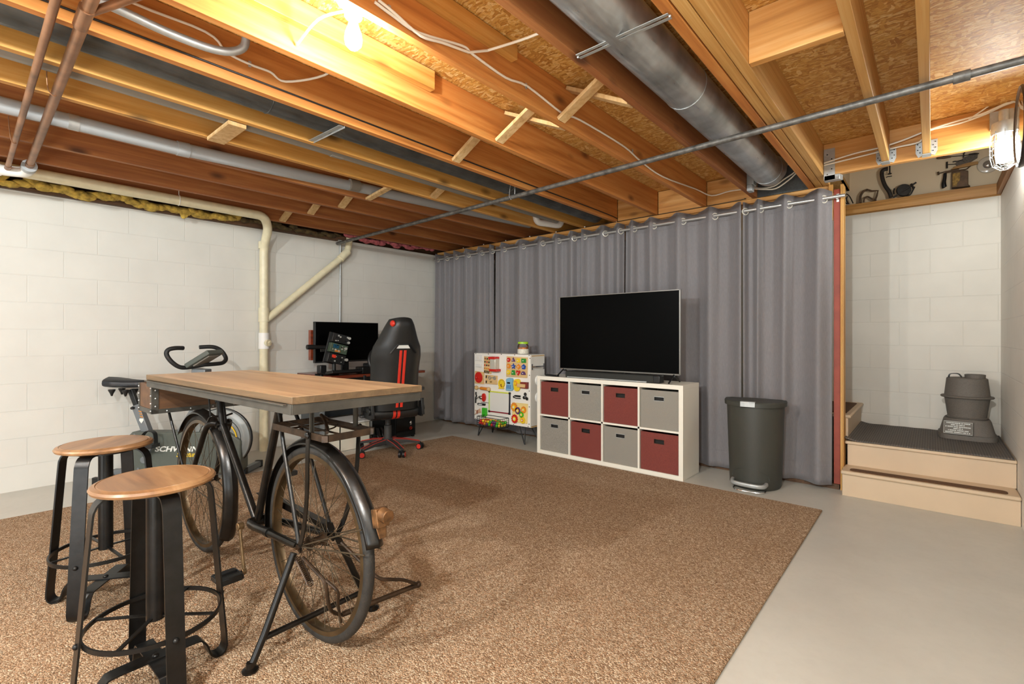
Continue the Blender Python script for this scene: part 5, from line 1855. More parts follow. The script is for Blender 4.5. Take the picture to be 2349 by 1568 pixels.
o = MB().grid(lambda u, v: (-0.50 + 0.90 * u, 4.388 + 0.965 * v, 0.3668 + 0.022 * max(0, 1 - u * 9) ** 2 + 0.001 * math.sin(u * 40)), 60, 20).build('rubber_mat', ribbed('ribbed_rubber'), solid=0.005)
tag(o, 'dark ribbed rubber mat covering the stair landing', 'mat')

# ------------------------------------------------------------------ grey plastic canister on the landing
M_URN = mat('speckled_grey_plastic', '645d55', 0.7, var=(140, 0.14), bump=(160, 0.2))
UX, UY, UZ = 0.205, 5.10, 0.3705
un = thing('plastic_canister', 'tiered dark grey plastic canister with an engraved plaque, on the stair landing', 'canister', (UX, UY, UZ))


def squircle(r, n=40, p=3.0):
    out = []
    for i in range(n):
        a = 2 * math.pi * i / n + math.radians(6)
        c, s = math.cos(a), math.sin(a)
        out.append((r * abs(c) ** (2 / p) * (1 if c > 0 else -1), r * abs(s) ** (2 / p) * (1 if s > 0 else -1)))
    return out


def stack(levels, mtx):
    b = MB()
    n = 40
    for r, z, p in levels:
        b.v += [mtx @ Vector((x, y, z)) for x, y in squircle(r, n, p)]
    for j in range(len(levels) - 1):
        for i in range(n):
            b.f.append([j * n + i, j * n + (i + 1) % n, (j + 1) * n + (i + 1) % n, (j + 1) * n + i]); b.mi.append(0)
    b.f.append(list(range(n))[::-1]); b.mi.append(0)
    b.f.append([(len(levels) - 1) * n + i for i in range(n)]); b.mi.append(0)
    return b


U0 = Matrix.Translation((UX, UY, UZ))
stack([(0.168, 0.0, 4), (0.166, 0.035, 4), (0.158, 0.037, 4), (0.135, 0.135, 3.2), (0.128, 0.150, 2.6)], U0).build('foot', M_URN, un)
MB().lathe([(0.0, 0.150), (0.118, 0.150), (0.122, 0.157), (0.112, 0.163), (0.128, 0.290), (0.132, 0.308), (0.0, 0.308)], 44, U0).build('bowl', M_URN, un)
MB().lathe([(0.132, 0.305), (0.150, 0.307), (0.154, 0.314), (0.150, 0.321), (0.132, 0.323)], 44, U0).build('rim_band', M_URN, un)
MB().lathe([(0.133, 0.320), (0.130, 0.33), (0.118, 0.452), (0.112, 0.458), (0.0, 0.458)], 44, U0).build('upper_bowl', M_URN, un)
b = MB().lathe([(0.058, 0.455), (0.060, 0.485), (0.052, 0.487), (0.050, 0.458)], 30, Matrix.Translation((UX + 0.045, UY - 0.015, UZ)))
b.build('cap', M_URN, un)
b = MB().sweep(smooth([(UX - 0.105, UY - 0.035, UZ + 0.458), (UX - 0.095, UY - 0.035, UZ + 0.485), (UX - 0.05, UY - 0.03, UZ + 0.488), (UX - 0.03, UY - 0.03, UZ + 0.462)], 4), rect(0.02, 0.006), (0.3, 1, 0))
b.build('handle', M_BLK, un)
pv = basis((UX - 0.055, UY - 0.1585, UZ + 0.088), (0.97, -0.10, 0.0), (0.0, 0.24, 1))
MB().box(-0.083, 0.083, -0.048, 0.048, -0.014, 0.0, 0, pv).build('plaque', mat('plaque_brown', '5e564b', 0.55), un, bevel=0.002)
pq = bpy.data.objects['plaque']
MB().sweep([pv @ Vector(p) for p in ((-0.080, -0.045, 0.001), (0.080, -0.045, 0.001), (0.080, 0.045, 0.001), (-0.080, 0.045, 0.001))], rect(0.003, 0.003), None, True, False).build('plaque_border', M_WTXT, pq)
b = MB()
for k, (n_, w_) in enumerate(((3, 0.13), (2, 0.08), (4, 0.14), (2, 0.05), (4, 0.11), (4, 0.14))):
    z = 0.034 - k * 0.0136
    x = -w_ / 2
    r2 = random.Random(k)
    while x < w_ / 2:
        q = r2.uniform(0.004, 0.007)
        b.box(x, x + q * 0.75, z - 0.004, z + 0.004, 0.0, 0.0012, 0, pv)
        if r2.random() < 0.6:
            b.box(x, x + q, z - 0.0005 + r2.uniform(-0.003, 0.003), z + 0.0012, 0.0, 0.0012, 0, pv)
        x += q + (0.004 if r2.random() < 0.2 else 0.001)
b.build('engraved_lines', M_WTXT, pq)

# ------------------------------------------------------------------ tools displayed on the ledge above the stairs
M_CAST = mat('dark_cast_iron', '2b2622', 0.5, 0.4, var=(40, 0.3), bump=(60, 0.25))
M_BRN = mat('brown_old_wood', '5a3d26', 0.5)
M_GOLD = mat('flaked_gold_print', '8a6a2c', 0.5, 0.3, var=(60, 0.6))
M_OLDB = mat('aged_brown_tin', '57412c', 0.55, 0.3, var=(30, 0.4))
M_OLDY = wood('old_yellow_wood', '8a6230', 'ab7f45', 'c39a5e', 0, 40, 3, 0.5)
YT = 5.455


def flat(pts, y0, y1, nm=None):
    """extrude an outline given as world points on a wall plane"""
    b = MB()
    n = len(pts)
    P = [Vector(p) for p in pts]
    b.v += [Vector((p.x, y0, p.z)) for p in P] + [Vector((p.x, y1, p.z)) for p in P]
    b.f.append(list(range(n))); b.mi.append(0)
    b.f.append([n + i for i in range(n)][::-1]); b.mi.append(0)
    for i in range(n):
        b.f.append([(i + 1) % n, i, n + i, n + (i + 1) % n]); b.mi.append(0)
    return b


ap = thing('cast_iron_peeler', 'black curved cast-iron clamp tool with a round wheel on the ledge', 'tool', (-0.35, 5.46, 2.262))
MB().sweep(smooth([(-0.271,5.44,2.3791),(-0.2832,5.44,2.4279),(-0.3139,5.44,2.4922),(-0.3325,5.44,2.5623),(-0.3356,5.44,2.6137),(-0.3201,5.44,2.6336),(-0.2924,5.44,2.6352)], 5), rrect(0.030, 0.030, 0.01), (0, 1, 0)).build('curved_arm', M_CAST, ap)
b = MB().tube([(-0.2802,5.44,2.5898),(-0.2802,5.44,2.6711)], 0.0055, 10).cyl(*[(-0.2802,5.44,2.5918),(-0.2802,5.44,2.584)], 0.014, 14).tube([(-0.2924,5.44,2.5886),(-0.268,5.44,2.5891)], 0.004, 8).tube([(-0.2893,5.44,2.6655),(-0.268,5.44,2.6683)], 0.004, 8)
b.tube(smooth([(-0.3047,5.44,2.5602),(-0.2955,5.44,2.566),(-0.2802,5.44,2.5647),(-0.2649,5.44,2.5652)], 4), 0.004, 8)
b.build('clamp_screw', M_CAST, ap)
c = [(-0.1835,5.43,2.429)][0]
MB().lathe([(0.0, -0.012), (0.05, -0.012), (0.054, 0.0), (0.05, 0.012), (0.0, 0.012)], 32, Matrix.Translation((c[0], c[1], c[2] - 0.008)) @ RX @ Matrix.Rotation(0.3, 4, 'Y')).build('wheel', M_CAST, ap)
b = MB().beam(*[(-0.2547,5.415,2.3668),(-0.0986,5.415,2.4686)], 0.010, 0.012).cyl(*[(-0.1331,5.41,2.4615),(-0.1158,5.41,2.4147)], 0.008, 10).tube(smooth([(-0.1683,5.415,2.362),(-0.1391,5.415,2.3715),(-0.1217,5.415,2.4058),(-0.1101,5.415,2.4335)], 4), 0.006, 8).tube([(-0.2463,5.43,2.4492),(-0.2523,5.43,2.4273),(-0.2493,5.43,2.3998)], 0.006, 8)
b.build('crank_arm', M_CAST, ap)
o = MB().sweep(smooth([(-0.4956,5.45,2.3714),(-0.4923,5.45,2.4308),(-0.476,5.45,2.4637),(-0.4598,5.45,2.4765),(-0.4405,5.45,2.4767)], 4), rrect(0.012, 0.018, 0.004), (0, 1, 0)).sweep([(-0.4598,5.45,2.4765),(-0.447,5.45,2.4839),(-0.4086,5.45,2.4625),(-0.3643,5.45,2.4577),(-0.3738,5.45,2.4084),(-0.3895,5.45,2.3641)], rrect(0.010, 0.014, 0.003), (0, 1, 0)).sweep(smooth([(-0.4695,5.45,2.3707),(-0.4631,5.45,2.4054),(-0.4405,5.45,2.4171),(-0.4086,5.45,2.3913),(-0.3769,5.45,2.3697)], 4), rrect(0.010, 0.014, 0.003), (0, 1, 0))
tag(o.build('saw_frame', M_OLDB), 'grey-brown open metal tool frame standing on the ledge', 'tool')
b = MB()
for pts in ([(-0.6241,5.44,2.4454),(-0.6072,5.44,2.4626),(-0.5938,5.44,2.4681),(-0.5704,5.44,2.4354),(-0.5472,5.44,2.3746)], [(-0.6207,5.44,2.4041),(-0.6039,5.44,2.4295),(-0.5871,5.44,2.4466)], [(-0.6241,5.44,2.4332),(-0.614,5.44,2.4029),(-0.5904,5.44,2.3743)], [(-0.5904,5.44,2.4472),(-0.5971,5.44,2.4079),(-0.5804,5.44,2.3725)]):
    b.tube(smooth(pts, 4), 0.0045, 8)
b.cyl(*[(-0.6173,5.44,2.5296),(-0.6173,5.44,2.5093)], 0.011, 14)
b.cyl(*[(-0.6173,5.44,2.5256),(-0.6173,5.44,2.4686)], 0.004, 8)
tag(b.build('wire_whisk_tool', M_CAST), 'black wire-framed old tool at the left end of the ledge', 'tool')
dr = thing('hand_drill', 'brown-handled push drill hung highest on the ledge wall', 'tool', (-0.05, 5.48, 2.45))
MB().tube(smooth([(0.0312,5.47,2.6605),(0.0534,5.47,2.6607),(0.081,5.47,2.6541),(0.1083,5.47,2.6511),(0.1246,5.47,2.649)], 3), [0.007, 0.0105, 0.013, 0.0135, 0.013, 0.0125, 0.012, 0.0105, 0.0095, 0.0085, 0.0075, 0.007, 0.006], 12).build('handle', M_BRN, dr)
b = MB().tube([(0.1246,5.47,2.6509),(0.1941,5.47,2.6412),(0.2361,5.47,2.6381)], 0.0035, 8).sweep(smooth([(0.2097,5.465,2.663),(0.2018,5.465,2.6559),(0.2018,5.465,2.6379),(0.1965,5.465,2.6248)], 4), rect(0.008, 0.006), None).tube([(0.2306,5.465,2.6398),(0.2669,5.465,2.6363),(0.2926,5.465,2.6335)], [0.006, 0.009, 0.003], 10)
b.build('shaft', M_CAST, dr)
tw = thing('metal_trowel', 'dark speckled flat metal tool hung in the middle of the ledge wall', 'tool', (0.08, 5.48, 2.42))
flat([(0.1515,5.47,2.5789),(0.1648,5.47,2.5613),(0.2308,5.47,2.5712),(0.2826,5.47,2.6018),(0.2852,5.47,2.6296),(0.2413,5.47,2.6333),(0.202,5.47,2.6248),(0.1835,5.47,2.6004),(0.1568,5.47,2.5922)], 5.462, 5.478).build('blade', mat('speckled_steel', '5d554c', 0.5, 0.4, var=(120, 0.4)), tw)
b = MB().tube([(0.0974,5.47,2.5896),(0.1541,5.47,2.5819)], 0.0035, 8).cyl(*[(0.0982,5.47,2.6132),(0.0982,5.47,2.5582)], 0.006, 10).tube(smooth([(0.1352,5.465,2.6013),(0.146,5.465,2.6043),(0.162,5.465,2.6005),(0.1833,5.465,2.6027),(0.1965,5.465,2.5995)], 4), 0.005, 8)
b.build('rod', M_CAST, tw)
o = flat([(0.1246,5.47,2.5395),(0.1461,5.47,2.5583),(0.2308,5.47,2.5712),(0.2852,5.47,2.5692),(0.2865,5.47,2.5493),(0.2387,5.47,2.5425),(0.1622,5.47,2.5401)], 5.45, 5.472).build('wooden_batten', M_OLDY)
tag(o, 'yellowish wooden batten hung below the speckled metal tool', 'tool')
sc = thing('old_saw', 'old tool with a glossy black hanging handle and brass rod on the ledge', 'tool', (0.0, 5.46, 2.33))
b = MB().tube([(0.045,5.455,2.5221),(0.0917,5.455,2.5283),(0.1724,5.455,2.5303)], 0.0055, 8).tube(smooth([(0.0917,5.455,2.5174),(0.1617,5.455,2.5218),(0.2145,5.455,2.5207),(0.2328,5.455,2.5345),(0.2432,5.455,2.5428)], 4), 0.0045, 8).cyl(*[(0.0422,5.455,2.5375),(0.045,5.455,2.5111)], 0.007, 10)
b.build('rod', M_OLDB, sc)
MB().tube(smooth([(0.0862,5.45,2.5155),(0.0834,5.45,2.4758),(0.078,5.45,2.433),(0.0807,5.45,2.4031),(0.0834,5.45,2.3952)], 3), [0.010, 0.011, 0.0115, 0.012, 0.0125, 0.013, 0.015, 0.016, 0.0165, 0.0165, 0.016, 0.014, 0.008], 14).build('handle', M_BLK, sc)
tn = thing('brown_tin', 'brown tin with flaked gold print standing on the ledge', 'tin', (0.03, 5.45, 2.262))
flat([(0.1268,5.45,2.3792),(0.1268,5.45,2.5102),(0.1986,5.45,2.5123),(0.2274,5.45,2.4987),(0.2274,5.45,2.3878),(0.2404,5.45,2.3708)], 5.425, 5.485).build('body', M_OLDB, tn, bevel=0.004)
flat([(0.1315,5.4245,2.3869),(0.1315,5.4245,2.4954),(0.1793,5.4245,2.4956),(0.1767,5.4245,2.4352),(0.1608,5.4245,2.4098),(0.1582,5.4245,2.3851)], 5.4235, 5.4248).build('gold_print', M_GOLD, tn)
gl = thing('glass_insulator', 'round clear glass disc on the ledge wall beside the caged lamp', 'glass', (0.28, 5.48, 2.4))
c = [(0.3464,5.475,2.5349)][0]
MB().lathe([(0.0, 0.004), (0.05, 0.004), (0.062, 0.0), (0.067, -0.008), (0.064, -0.014), (0.0, -0.014)][::-1], 36, Matrix.Translation(c) @ RX).build('dish', mat('milky_glass', 'cdc3b2', 0.12, spec=0.8), gl)
MB().lathe([(0.0, 0.020), (0.018, 0.018), (0.03, 0.010), (0.033, 0.003)][::-1], 24, Matrix.Translation(c) @ RX).build('centre', mat('shiny_glass', 'b5aea4', 0.05, 0.6), gl)
o = MB().lathe([(0.0, 0.0), (0.022, 0.0), (0.022, 0.05), (0.010, 0.07), (0.0, 0.07)], 20, Matrix.Translation((0.40, 5.43, 2.264))).build('red_bottle', mat('red_glass', '8c2b20', 0.2))
tag(o, 'small dark red object in the corner of the ledge', 'ornament')

o = MB().cyl(*[(-0.5272,4.45,1.3472),(-0.5188,4.45,1.3469)], 0.018, 12, 0.018).cyl(*[(-0.5188,4.45,1.3469),(-0.4967,4.45,1.3428)], 0.018, 12, 0.002)
tag(o.build('rail_bracket', M_BLK), 'small black pointed bracket sticking out from the bare wood post edge by the stairs', 'bracket')

# ------------------------------------------------------------------ white activity board with toys
M_BOARD = mat('white_board_paint', 'ece7dc', 0.4)
M_PLY = wood('birch_ply', 'c7a066', 'dcb981', 'e8cb98', 0, 30, 3, 0.6, bump=0.05)
P_RED = mat('toy_red', 'c8281f', 0.35)
P_YEL = mat('toy_yellow', 'ecc928', 0.4)
P_GRN = mat('toy_green', '2f8f34', 0.4)
P_LGR = mat('toy_bright_green', '3fb32a', 0.4)
P_BLU = mat('toy_blue', '2b4fa0', 0.4)
P_ORG = mat('toy_orange', 'e28a2a', 0.4)
P_PUR = mat('toy_purple', '5c3a68', 0.4)
P_SKY = mat('toy_sky_blue', '7fb4cf', 0.4)
P_WHT = mat('toy_white', 'e8e5de', 0.4)
P_BLK = mat('toy_black', '1a1918', 0.4)
P_MAR = mat('toy_maroon', '7d2d22', 0.45)
YB = 3.930
ab = thing('activity_board', 'white toddler activity board on black hairpin legs, covered with toys', 'activity board', (-3.57, 4.05, 0))
bo = MB().box(-3.985, -3.155, YB, YB + 0.014, 0.193, 0.953).box(-3.985, -3.973, YB + 0.014, 4.16, 0.193, 0.953).box(-3.167, -3.155, YB + 0.014, 4.16, 0.205, 0.945).box(-3.985, -3.155, 4.16, 4.172, 0.193, 0.953)
bo.box(-3.973, -3.155, YB + 0.014, 4.16, 0.945, 0.953)
box_o = bo.build('box', M_BOARD, ab, bevel=0.0015)
b = MB().box(-3.985, -3.152, YB + 0.014, 4.172, 0.190, 0.2005).box(-3.168, -3.153, YB + 0.02, 4.165, 0.934, 0.9445)
b.build('plywood_edge', M_PLY, box_o)
b = MB()
for p in [(-3.9596,3.928,0.9471),(-3.7602,3.928,0.946),(-3.5644,3.928,0.9475),(-3.3713,3.928,0.9467),(-3.1721,3.928,0.9456),(-3.162,3.928,0.9161),(-3.1671,3.928,0.7391),(-3.1701,3.928,0.5744),(-3.1701,3.928,0.4092),(-3.1731,3.928,0.2295),(-3.1852,3.928,0.2014),(-3.3862,3.928,0.2016),(-3.967,3.928,0.2003),(-3.9756,3.928,0.5687)]:
    b.cyl((p[0], YB + 0.001, p[2]), (p[0], YB - 0.003, p[2]), 0.005, 10)
b.build('screw', P_BLK, box_o)
for x, y in ((-3.91, 3.96), (-3.25, 3.96), (-3.91, 4.14), (-3.25, 4.14)):
    s = 1 if x < -3.5 else -1
    f = 1 if y > 4 else -1
    b = MB().tube(fillet([(x, y, 0.192), (x - s * 0.015, y + f * 0.03, 0.006), (x + s * 0.085, y - f * 0.005, 0.192)], 0.012), 0.0065, 8).box(x - 0.02, x + 0.10, y - 0.03, y + 0.03, 0.186, 0.1895)
    b.build('leg', P_BLK, ab)


def plate(pts, m, name, parent=None, d0=0.0, d1=0.012, bevel=0.002):
    """toy plate: an outline on the board face, standing out d0..d1"""
    b = MB()
    n = len(pts)
    P = [Vector(p) for p in pts]
    b.v += [Vector((p.x, YB - d0, p.z)) for p in P] + [Vector((p.x, YB - d1, p.z)) for p in P]
    b.f.append(list(range(n))[::-1]); b.mi.append(0)
    b.f.append([n + i for i in range(n)]); b.mi.append(0)
    for i in range(n):
        b.f.append([i, (i + 1) % n, n + (i + 1) % n, n + i]); b.mi.append(0)
    bm_o = b.build(name, m, parent or ab, bevel=bevel)
    return bm_o


def disc(c, rx, rz, m, name, parent=None, d0=0.0, d1=0.012, n=28, bevel=0.001, lobes=0, lo=0.0, rot=0.0):
    c = Vector(c)
    pts = []
    for i in range(n):
        a = 2 * math.pi * i / n + rot
        k = 1 + lo * math.cos(lobes * a) if lobes else 1
        pts.append((c.x + rx * k * math.cos(a), 0, c.z + rz * k * math.sin(a)))
    return plate(pts, m, name, parent, d0, d1, bevel)


def knob(c, r, m, name, parent, d=0.012, h=0.018):
    c = Vector(c)
    b = MB().cyl((c.x, YB - d, c.z), (c.x, YB - d - h * 0.6, c.z), r * 0.6, 12).ball((c.x, YB - d - h * 0.8, c.z), (r, r * 0.6, r), 12)
    return b.build(name, m, parent)


# light switch and slider, top left
o = plate([(-3.9592,3.93,0.9367),(-3.847,3.93,0.9336),(-3.8506,3.93,0.8653),(-3.9616,3.93,0.8702)], P_WHT, 'switch_plate', d1=0.012)
plate([(-3.9348,3.93,0.9158),(-3.8925,3.93,0.9144),(-3.8949,3.93,0.8844),(-3.9372,3.93,0.8865)], M_BOARD, 'rocker', o, 0.012, 0.017)
o = plate([(-3.947,3.93,0.8292),(-3.8589,3.93,0.8274),(-3.8613,3.93,0.7949),(-3.9494,3.93,0.7981)], P_WHT, 'slide_switch', d1=0.018)
# dotted car board
o = plate([(-3.8209,3.93,0.919),(-3.7042,3.93,0.9138),(-3.7134,3.93,0.724),(-3.8244,3.93,0.7336)], M_PLY, 'dotted_board', d1=0.010)
for i in range(4):
    for j in range(3):
        q = [(-3.7996,3.93,0.8941),(-3.7366,3.93,0.891),(-3.7505,3.93,0.7819),(-3.8091,3.93,0.7852)]
        a = Vector(q[0]).lerp(Vector(q[1]), j / 2)
        c = Vector(q[3]).lerp(Vector(q[2]), j / 2)
        p = a.lerp(c, i / 3)
        disc(p, 0.009, 0.009, (P_MAR, P_BLK, P_RED, P_BLK)[(i + j) % 4] if i < 3 else P_ORG, 'dot', o, 0.010, 0.014, 12, 0)
for k in range(4):
    q = [(-3.8138,3.93,0.7613),(-3.7973,3.93,0.7603),(-3.8138,3.93,0.7307),(-3.8233,3.93,0.7319)]
    plate([(x + k * 0.022, y, z - k * 0.0015) for x, y, z in q], P_BLK, 'warning_stripe', o, 0.010, 0.0115, 0)
# clear bead drum with red ends
t_ = [(-3.6415,3.93,0.9073),(-3.6245,3.93,0.7734)]
b = MB().box(t_[0][0] - 0.035, t_[0][0] + 0.05, YB - 0.07, YB - 0.004, t_[1][2], t_[0][2])
o = b.build('bead_window', mat('cloudy_plastic', 'bdb7a8', 0.15), ab, bevel=0.01)
for c, w in ((t_[0], 0.055), (t_[1], 0.06)):
    MB().box(c[0] - w, c[0] + w - 0.005, YB - 0.075, YB - 0.001, c[2] - 0.014, c[2] + 0.014).build('red_end', P_RED, o, bevel=0.006)
# peg shape puzzle
o = plate([(-3.4804,3.93,0.93),(-3.1868,3.93,0.9247),(-3.1949,3.93,0.7099),(-3.487,3.93,0.708)], M_PLY, 'shape_board', d1=0.010)
gp = [(-3.4447,3.93,0.8921),(-3.3783,3.93,0.891),(-3.31,3.93,0.89),(-3.2346,3.93,0.8894),(-3.4447,3.93,0.8255),(-3.3762,3.93,0.8243),(-3.3048,3.93,0.8233),(-3.2346,3.93,0.8238),(-3.4479,3.93,0.7588),(-3.3783,3.93,0.7574),(-3.31,3.93,0.7576),(-3.2397,3.93,0.7572)]


def reg(c, r, n, rot=0.0, star=0.0):
    out = []
    for i in range(n):
        a = rot + 2 * math.pi * i / n
        q = r * (star if (star and i % 2) else 1)
        out.append((c[0] + q * math.cos(a), c[1], c[2] + q * math.sin(a)))
    return out


H = math.pi / 2
heart = [(0, -0.03), (0.028, 0.004), (0.026, 0.022), (0.014, 0.028), (0, 0.018), (-0.014, 0.028), (-0.026, 0.022), (-0.028, 0.004)]
kinds = [(P_RED, lambda c: reg(c, 0.024, 20)), (P_PUR, lambda c: reg(c, 0.030, 3, H)), (P_YEL, lambda c: reg(c, 0.031, 4, H / 2)), (P_GRN, lambda c: [(c[0] - 0.030, 0, c[2] - 0.022), (c[0] + 0.030, 0, c[2] - 0.022), (c[0] + 0.030, 0, c[2] + 0.022), (c[0] - 0.030, 0, c[2] + 0.022)]),
         (P_ORG, lambda c: reg(c, 0.027, 8, 0.39)), (P_BLU, lambda c: reg(c, 0.034, 10, H, 0.5)), (P_ORG, lambda c: reg(c, 0.030, 4, H)), (P_BLU, lambda c: reg(c, 0.030, 5, H)),
         (P_YEL, lambda c: reg(c, 0.026, 20)), (P_GRN, lambda c: [(c[0] - 0.028, 0, c[2] - 0.024), (c[0] + 0.028, 0, c[2] - 0.024), (c[0] + 0.018, 0, c[2] + 0.026), (c[0] - 0.018, 0, c[2] + 0.026)]), (P_RED, lambda c: [(c[0] + x, 0, c[2] + z) for x, z in heart]),
         (P_PUR, lambda c: [(c[0] + 0.032 * math.cos(math.pi * i / 12), 0, c[2] - 0.016 + 0.036 * math.sin(math.pi * i / 12)) for i in range(13)])]
for c, (m, f) in zip(gp, kinds):
    s = plate(f(c), m, 'shape', o, 0.010, 0.020, 0.001)
    knob(c, 0.006, P_WHT, 'peg', s, 0.020, 0.010)
# red push disc on wood
o = plate([(-3.9653,3.93,0.7464),(-3.8209,3.93,0.7406),(-3.8233,3.93,0.6028),(-3.9702,3.93,0.6035)], M_PLY, 'disc_board', d1=0.012)
c = [(-3.8985,3.93,0.6776)][0]
disc(c, 0.058, 0.062, P_RED, 'red_disc', o, 0.012, 0.024)
knob([(-3.9106,3.93,0.6752)][0], 0.014, P_RED, 'knob', o, 0.024, 0.03)
# latch board
o = plate([(-3.7996,3.93,0.7119),(-3.6177,3.93,0.7107),(-3.6222,3.93,0.611),(-3.8044,3.93,0.6125)], M_PLY, 'latch_board', d1=0.012)
b = MB()
for p in [(-3.7273,3.93,0.6821),(-3.6528,3.93,0.6839)]:
    b.ring((p[0], YB - 0.018, p[2]), 0.016, 0.005, (0, 1, 0), 16, 6)
b.tube([(-3.7102,3.912,0.6843),(-3.6361,3.912,0.686)], 0.004, 8)
b.build('latch', M_STEEL, o)
for p in [(-3.7797,3.93,0.6918),(-3.7797,3.93,0.6344)]:
    MB().box(p[0] - 0.006, p[0] + 0.006, YB - 0.018, YB - 0.012, p[2] - 0.014, p[2] + 0.014).build('hinge', P_BLK, o)
knob([(-3.7019,3.93,0.6392)][0], 0.010, M_GOLD, 'brass_knob', o)
# yellow clock, blue phone, yellow dial, lock box
o = disc([(-3.5551,3.93,0.6261)][0], 0.046, 0.052, P_YEL, 'toy_clock', d1=0.016)
b = MB()
cc = Vector([(-3.5499,3.912,0.6237)][0])
b.beam(cc, cc + Vector((0.0, 0, -0.035)), 0.006, 0.002, (0, 1, 0)).beam(cc, cc + Vector((-0.014, 0, -0.014)), 0.006, 0.002, (0, 1, 0))
for i in range(12):
    a = 2 * math.pi * i / 12
    q = Vector([(-3.5389,3.912,0.6326)][0])
    b.obox(q + Vector((0.036 * math.cos(a), 0, 0.036 * math.sin(a))), (0.005, 0.003, 0.007))
b.build('clock_hands', P_MAR, o)
plate([(-3.593,3.93,0.5823),(-3.5154,3.93,0.582),(-3.5176,3.93,0.5737),(-3.5975,3.93,0.5712)], P_YEL, 'clock_base', o, 0.0, 0.02)
o = plate([(-3.475,3.93,0.6858),(-3.4371,3.93,0.6986),(-3.3943,3.93,0.6954),(-3.3836,3.93,0.6815),(-3.3943,3.93,0.6405),(-3.3836,3.93,0.5768),(-3.3996,3.93,0.5611),(-3.4804,3.93,0.5576),(-3.4859,3.93,0.5694),(-3.475,3.93,0.6272),(-3.4826,3.93,0.6675)], P_SKY, 'toy_phone', d1=0.020)
plate([(-3.462,3.93,0.6524),(-3.4199,3.93,0.6526),(-3.4199,3.93,0.6348),(-3.462,3.93,0.6346)], P_BLK, 'phone_display', o, 0.020, 0.022, 0)
for i in range(3):
    for j in range(4):
        q = [(-3.4674,3.93,0.6155),(-3.4135,3.93,0.6151)]
        p = Vector(q[0]).lerp(Vector(q[1]), j / 3) - Vector((0, 0, i * 0.014))
        plate([(p.x + dx, 0, p.z + dz) for dx, dz in ((-0.004, -0.004), (0.004, -0.004), (0.004, 0.004), (-0.004, 0.004))], P_BLU, 'phone_key', o, 0.020, 0.024, 0)
o = plate(smooth([(-3.3677,3.93,0.6744),(-3.3309,3.93,0.691),(-3.2944,3.93,0.6868),(-3.2809,3.93,0.6478),(-3.2892,3.93,0.5916),(-3.31,3.93,0.5646),(-3.3572,3.93,0.5691),(-3.373,3.93,0.6178)], 3, True), P_YEL, 'toy_dial', d1=0.022)
disc([(-3.3393,3.93,0.6465)][0], 0.022, 0.026, P_ORG, 'dial_ring', o, 0.022, 0.026)
disc([(-3.3393,3.93,0.6465)][0], 0.013, 0.016, P_YEL, 'dial_centre', o, 0.026, 0.034)
o = plate([(-3.2716,3.93,0.6643),(-3.1767,3.93,0.6663),(-3.1787,3.93,0.5995),(-3.2736,3.93,0.5991)], P_MAR, 'lock_box', d1=0.030)
plate([(-3.3048,3.93,0.6463),(-3.1969,3.93,0.6454),(-3.199,3.93,0.6098),(-3.3079,3.93,0.6102)], M_PLY, 'wooden_tongue', o, 0.030, 0.042)
# hanging rattle
a, c = [(-3.933,3.91,0.5584),(-3.7407,3.91,0.5543)]
b = MB().tube([a, c], 0.008, 10)
o = b.build('rattle', M_PLY, ab)
MB().cyl([(-3.8631,3.91,0.5565)][0], [(-3.7663,3.91,0.555)][0], 0.017, 14).build('rattle_grip', P_ORG, o)
for p in [(-3.933,3.91,0.5584),(-3.7407,3.91,0.5543)]:
    MB().ball(p, 0.024, 12).build('rattle_end', M_PLY, o)
# door chain, red bell, whistle
b = MB().tube(smooth([(-3.9441,3.915,0.5074),(-3.9465,3.915,0.4857),(-3.938,3.915,0.4648),(-3.9477,3.915,0.4425),(-3.9502,3.915,0.4079),(-3.9502,3.915,0.382)], 3), 0.008, 8).tube([(-3.9411,3.912,0.4262),(-3.8794,3.912,0.469)], 0.0035, 6)
b.build('door_chain', P_BLK, ab)
o = disc([(-3.8233,3.93,0.4549)][0], 0.028, 0.046, P_RED, 'red_bell', d1=0.02)
knob([(-3.8589,3.93,0.4519)][0], 0.022, M_CHROME, 'bell_dome', o, 0.01, 0.02)
b = MB().tube(smooth([(-3.8706,3.92,0.3973),(-3.8112,3.92,0.4001),(-3.7526,3.92,0.3995)], 4), 0.004, 8)
b.build('wire_hook', M_STEEL, ab)
o = plate([(-3.919,3.93,0.385),(-3.7996,3.93,0.3857),(-3.8044,3.93,0.3632),(-3.9227,3.93,0.3623)], P_BLK, 'slide_bolt', d1=0.016)
plate([(-3.8973,3.93,0.3784),(-3.8446,3.93,0.379),(-3.847,3.93,0.3685),(-3.8997,3.93,0.3679)], P_WHT, 'bolt_bar', o, 0.016, 0.022, 0)
# butterfly, green pad
o = plate([(-3.9678,3.93,0.2993),(-3.9348,3.93,0.2957),(-3.8865,3.93,0.3246),(-3.8709,3.93,0.2766),(-3.9227,3.93,0.2669),(-3.9776,3.93,0.2395),(-3.9458,3.93,0.2791)], mat('toy_beige', 'c9a78a', 0.5), 'butterfly', d1=0.012)
b = MB().tube([(-3.9198,3.915,0.3033),(-3.9259,3.915,0.2598)], 0.005, 8)
b.build('butterfly_body', P_MAR, o)
plate([(-3.847,3.93,0.337),(-3.7762,3.93,0.3388),(-3.7738,3.93,0.2529),(-3.8494,3.93,0.2319)], P_LGR, 'green_pad', d1=0.02, bevel=0.004)
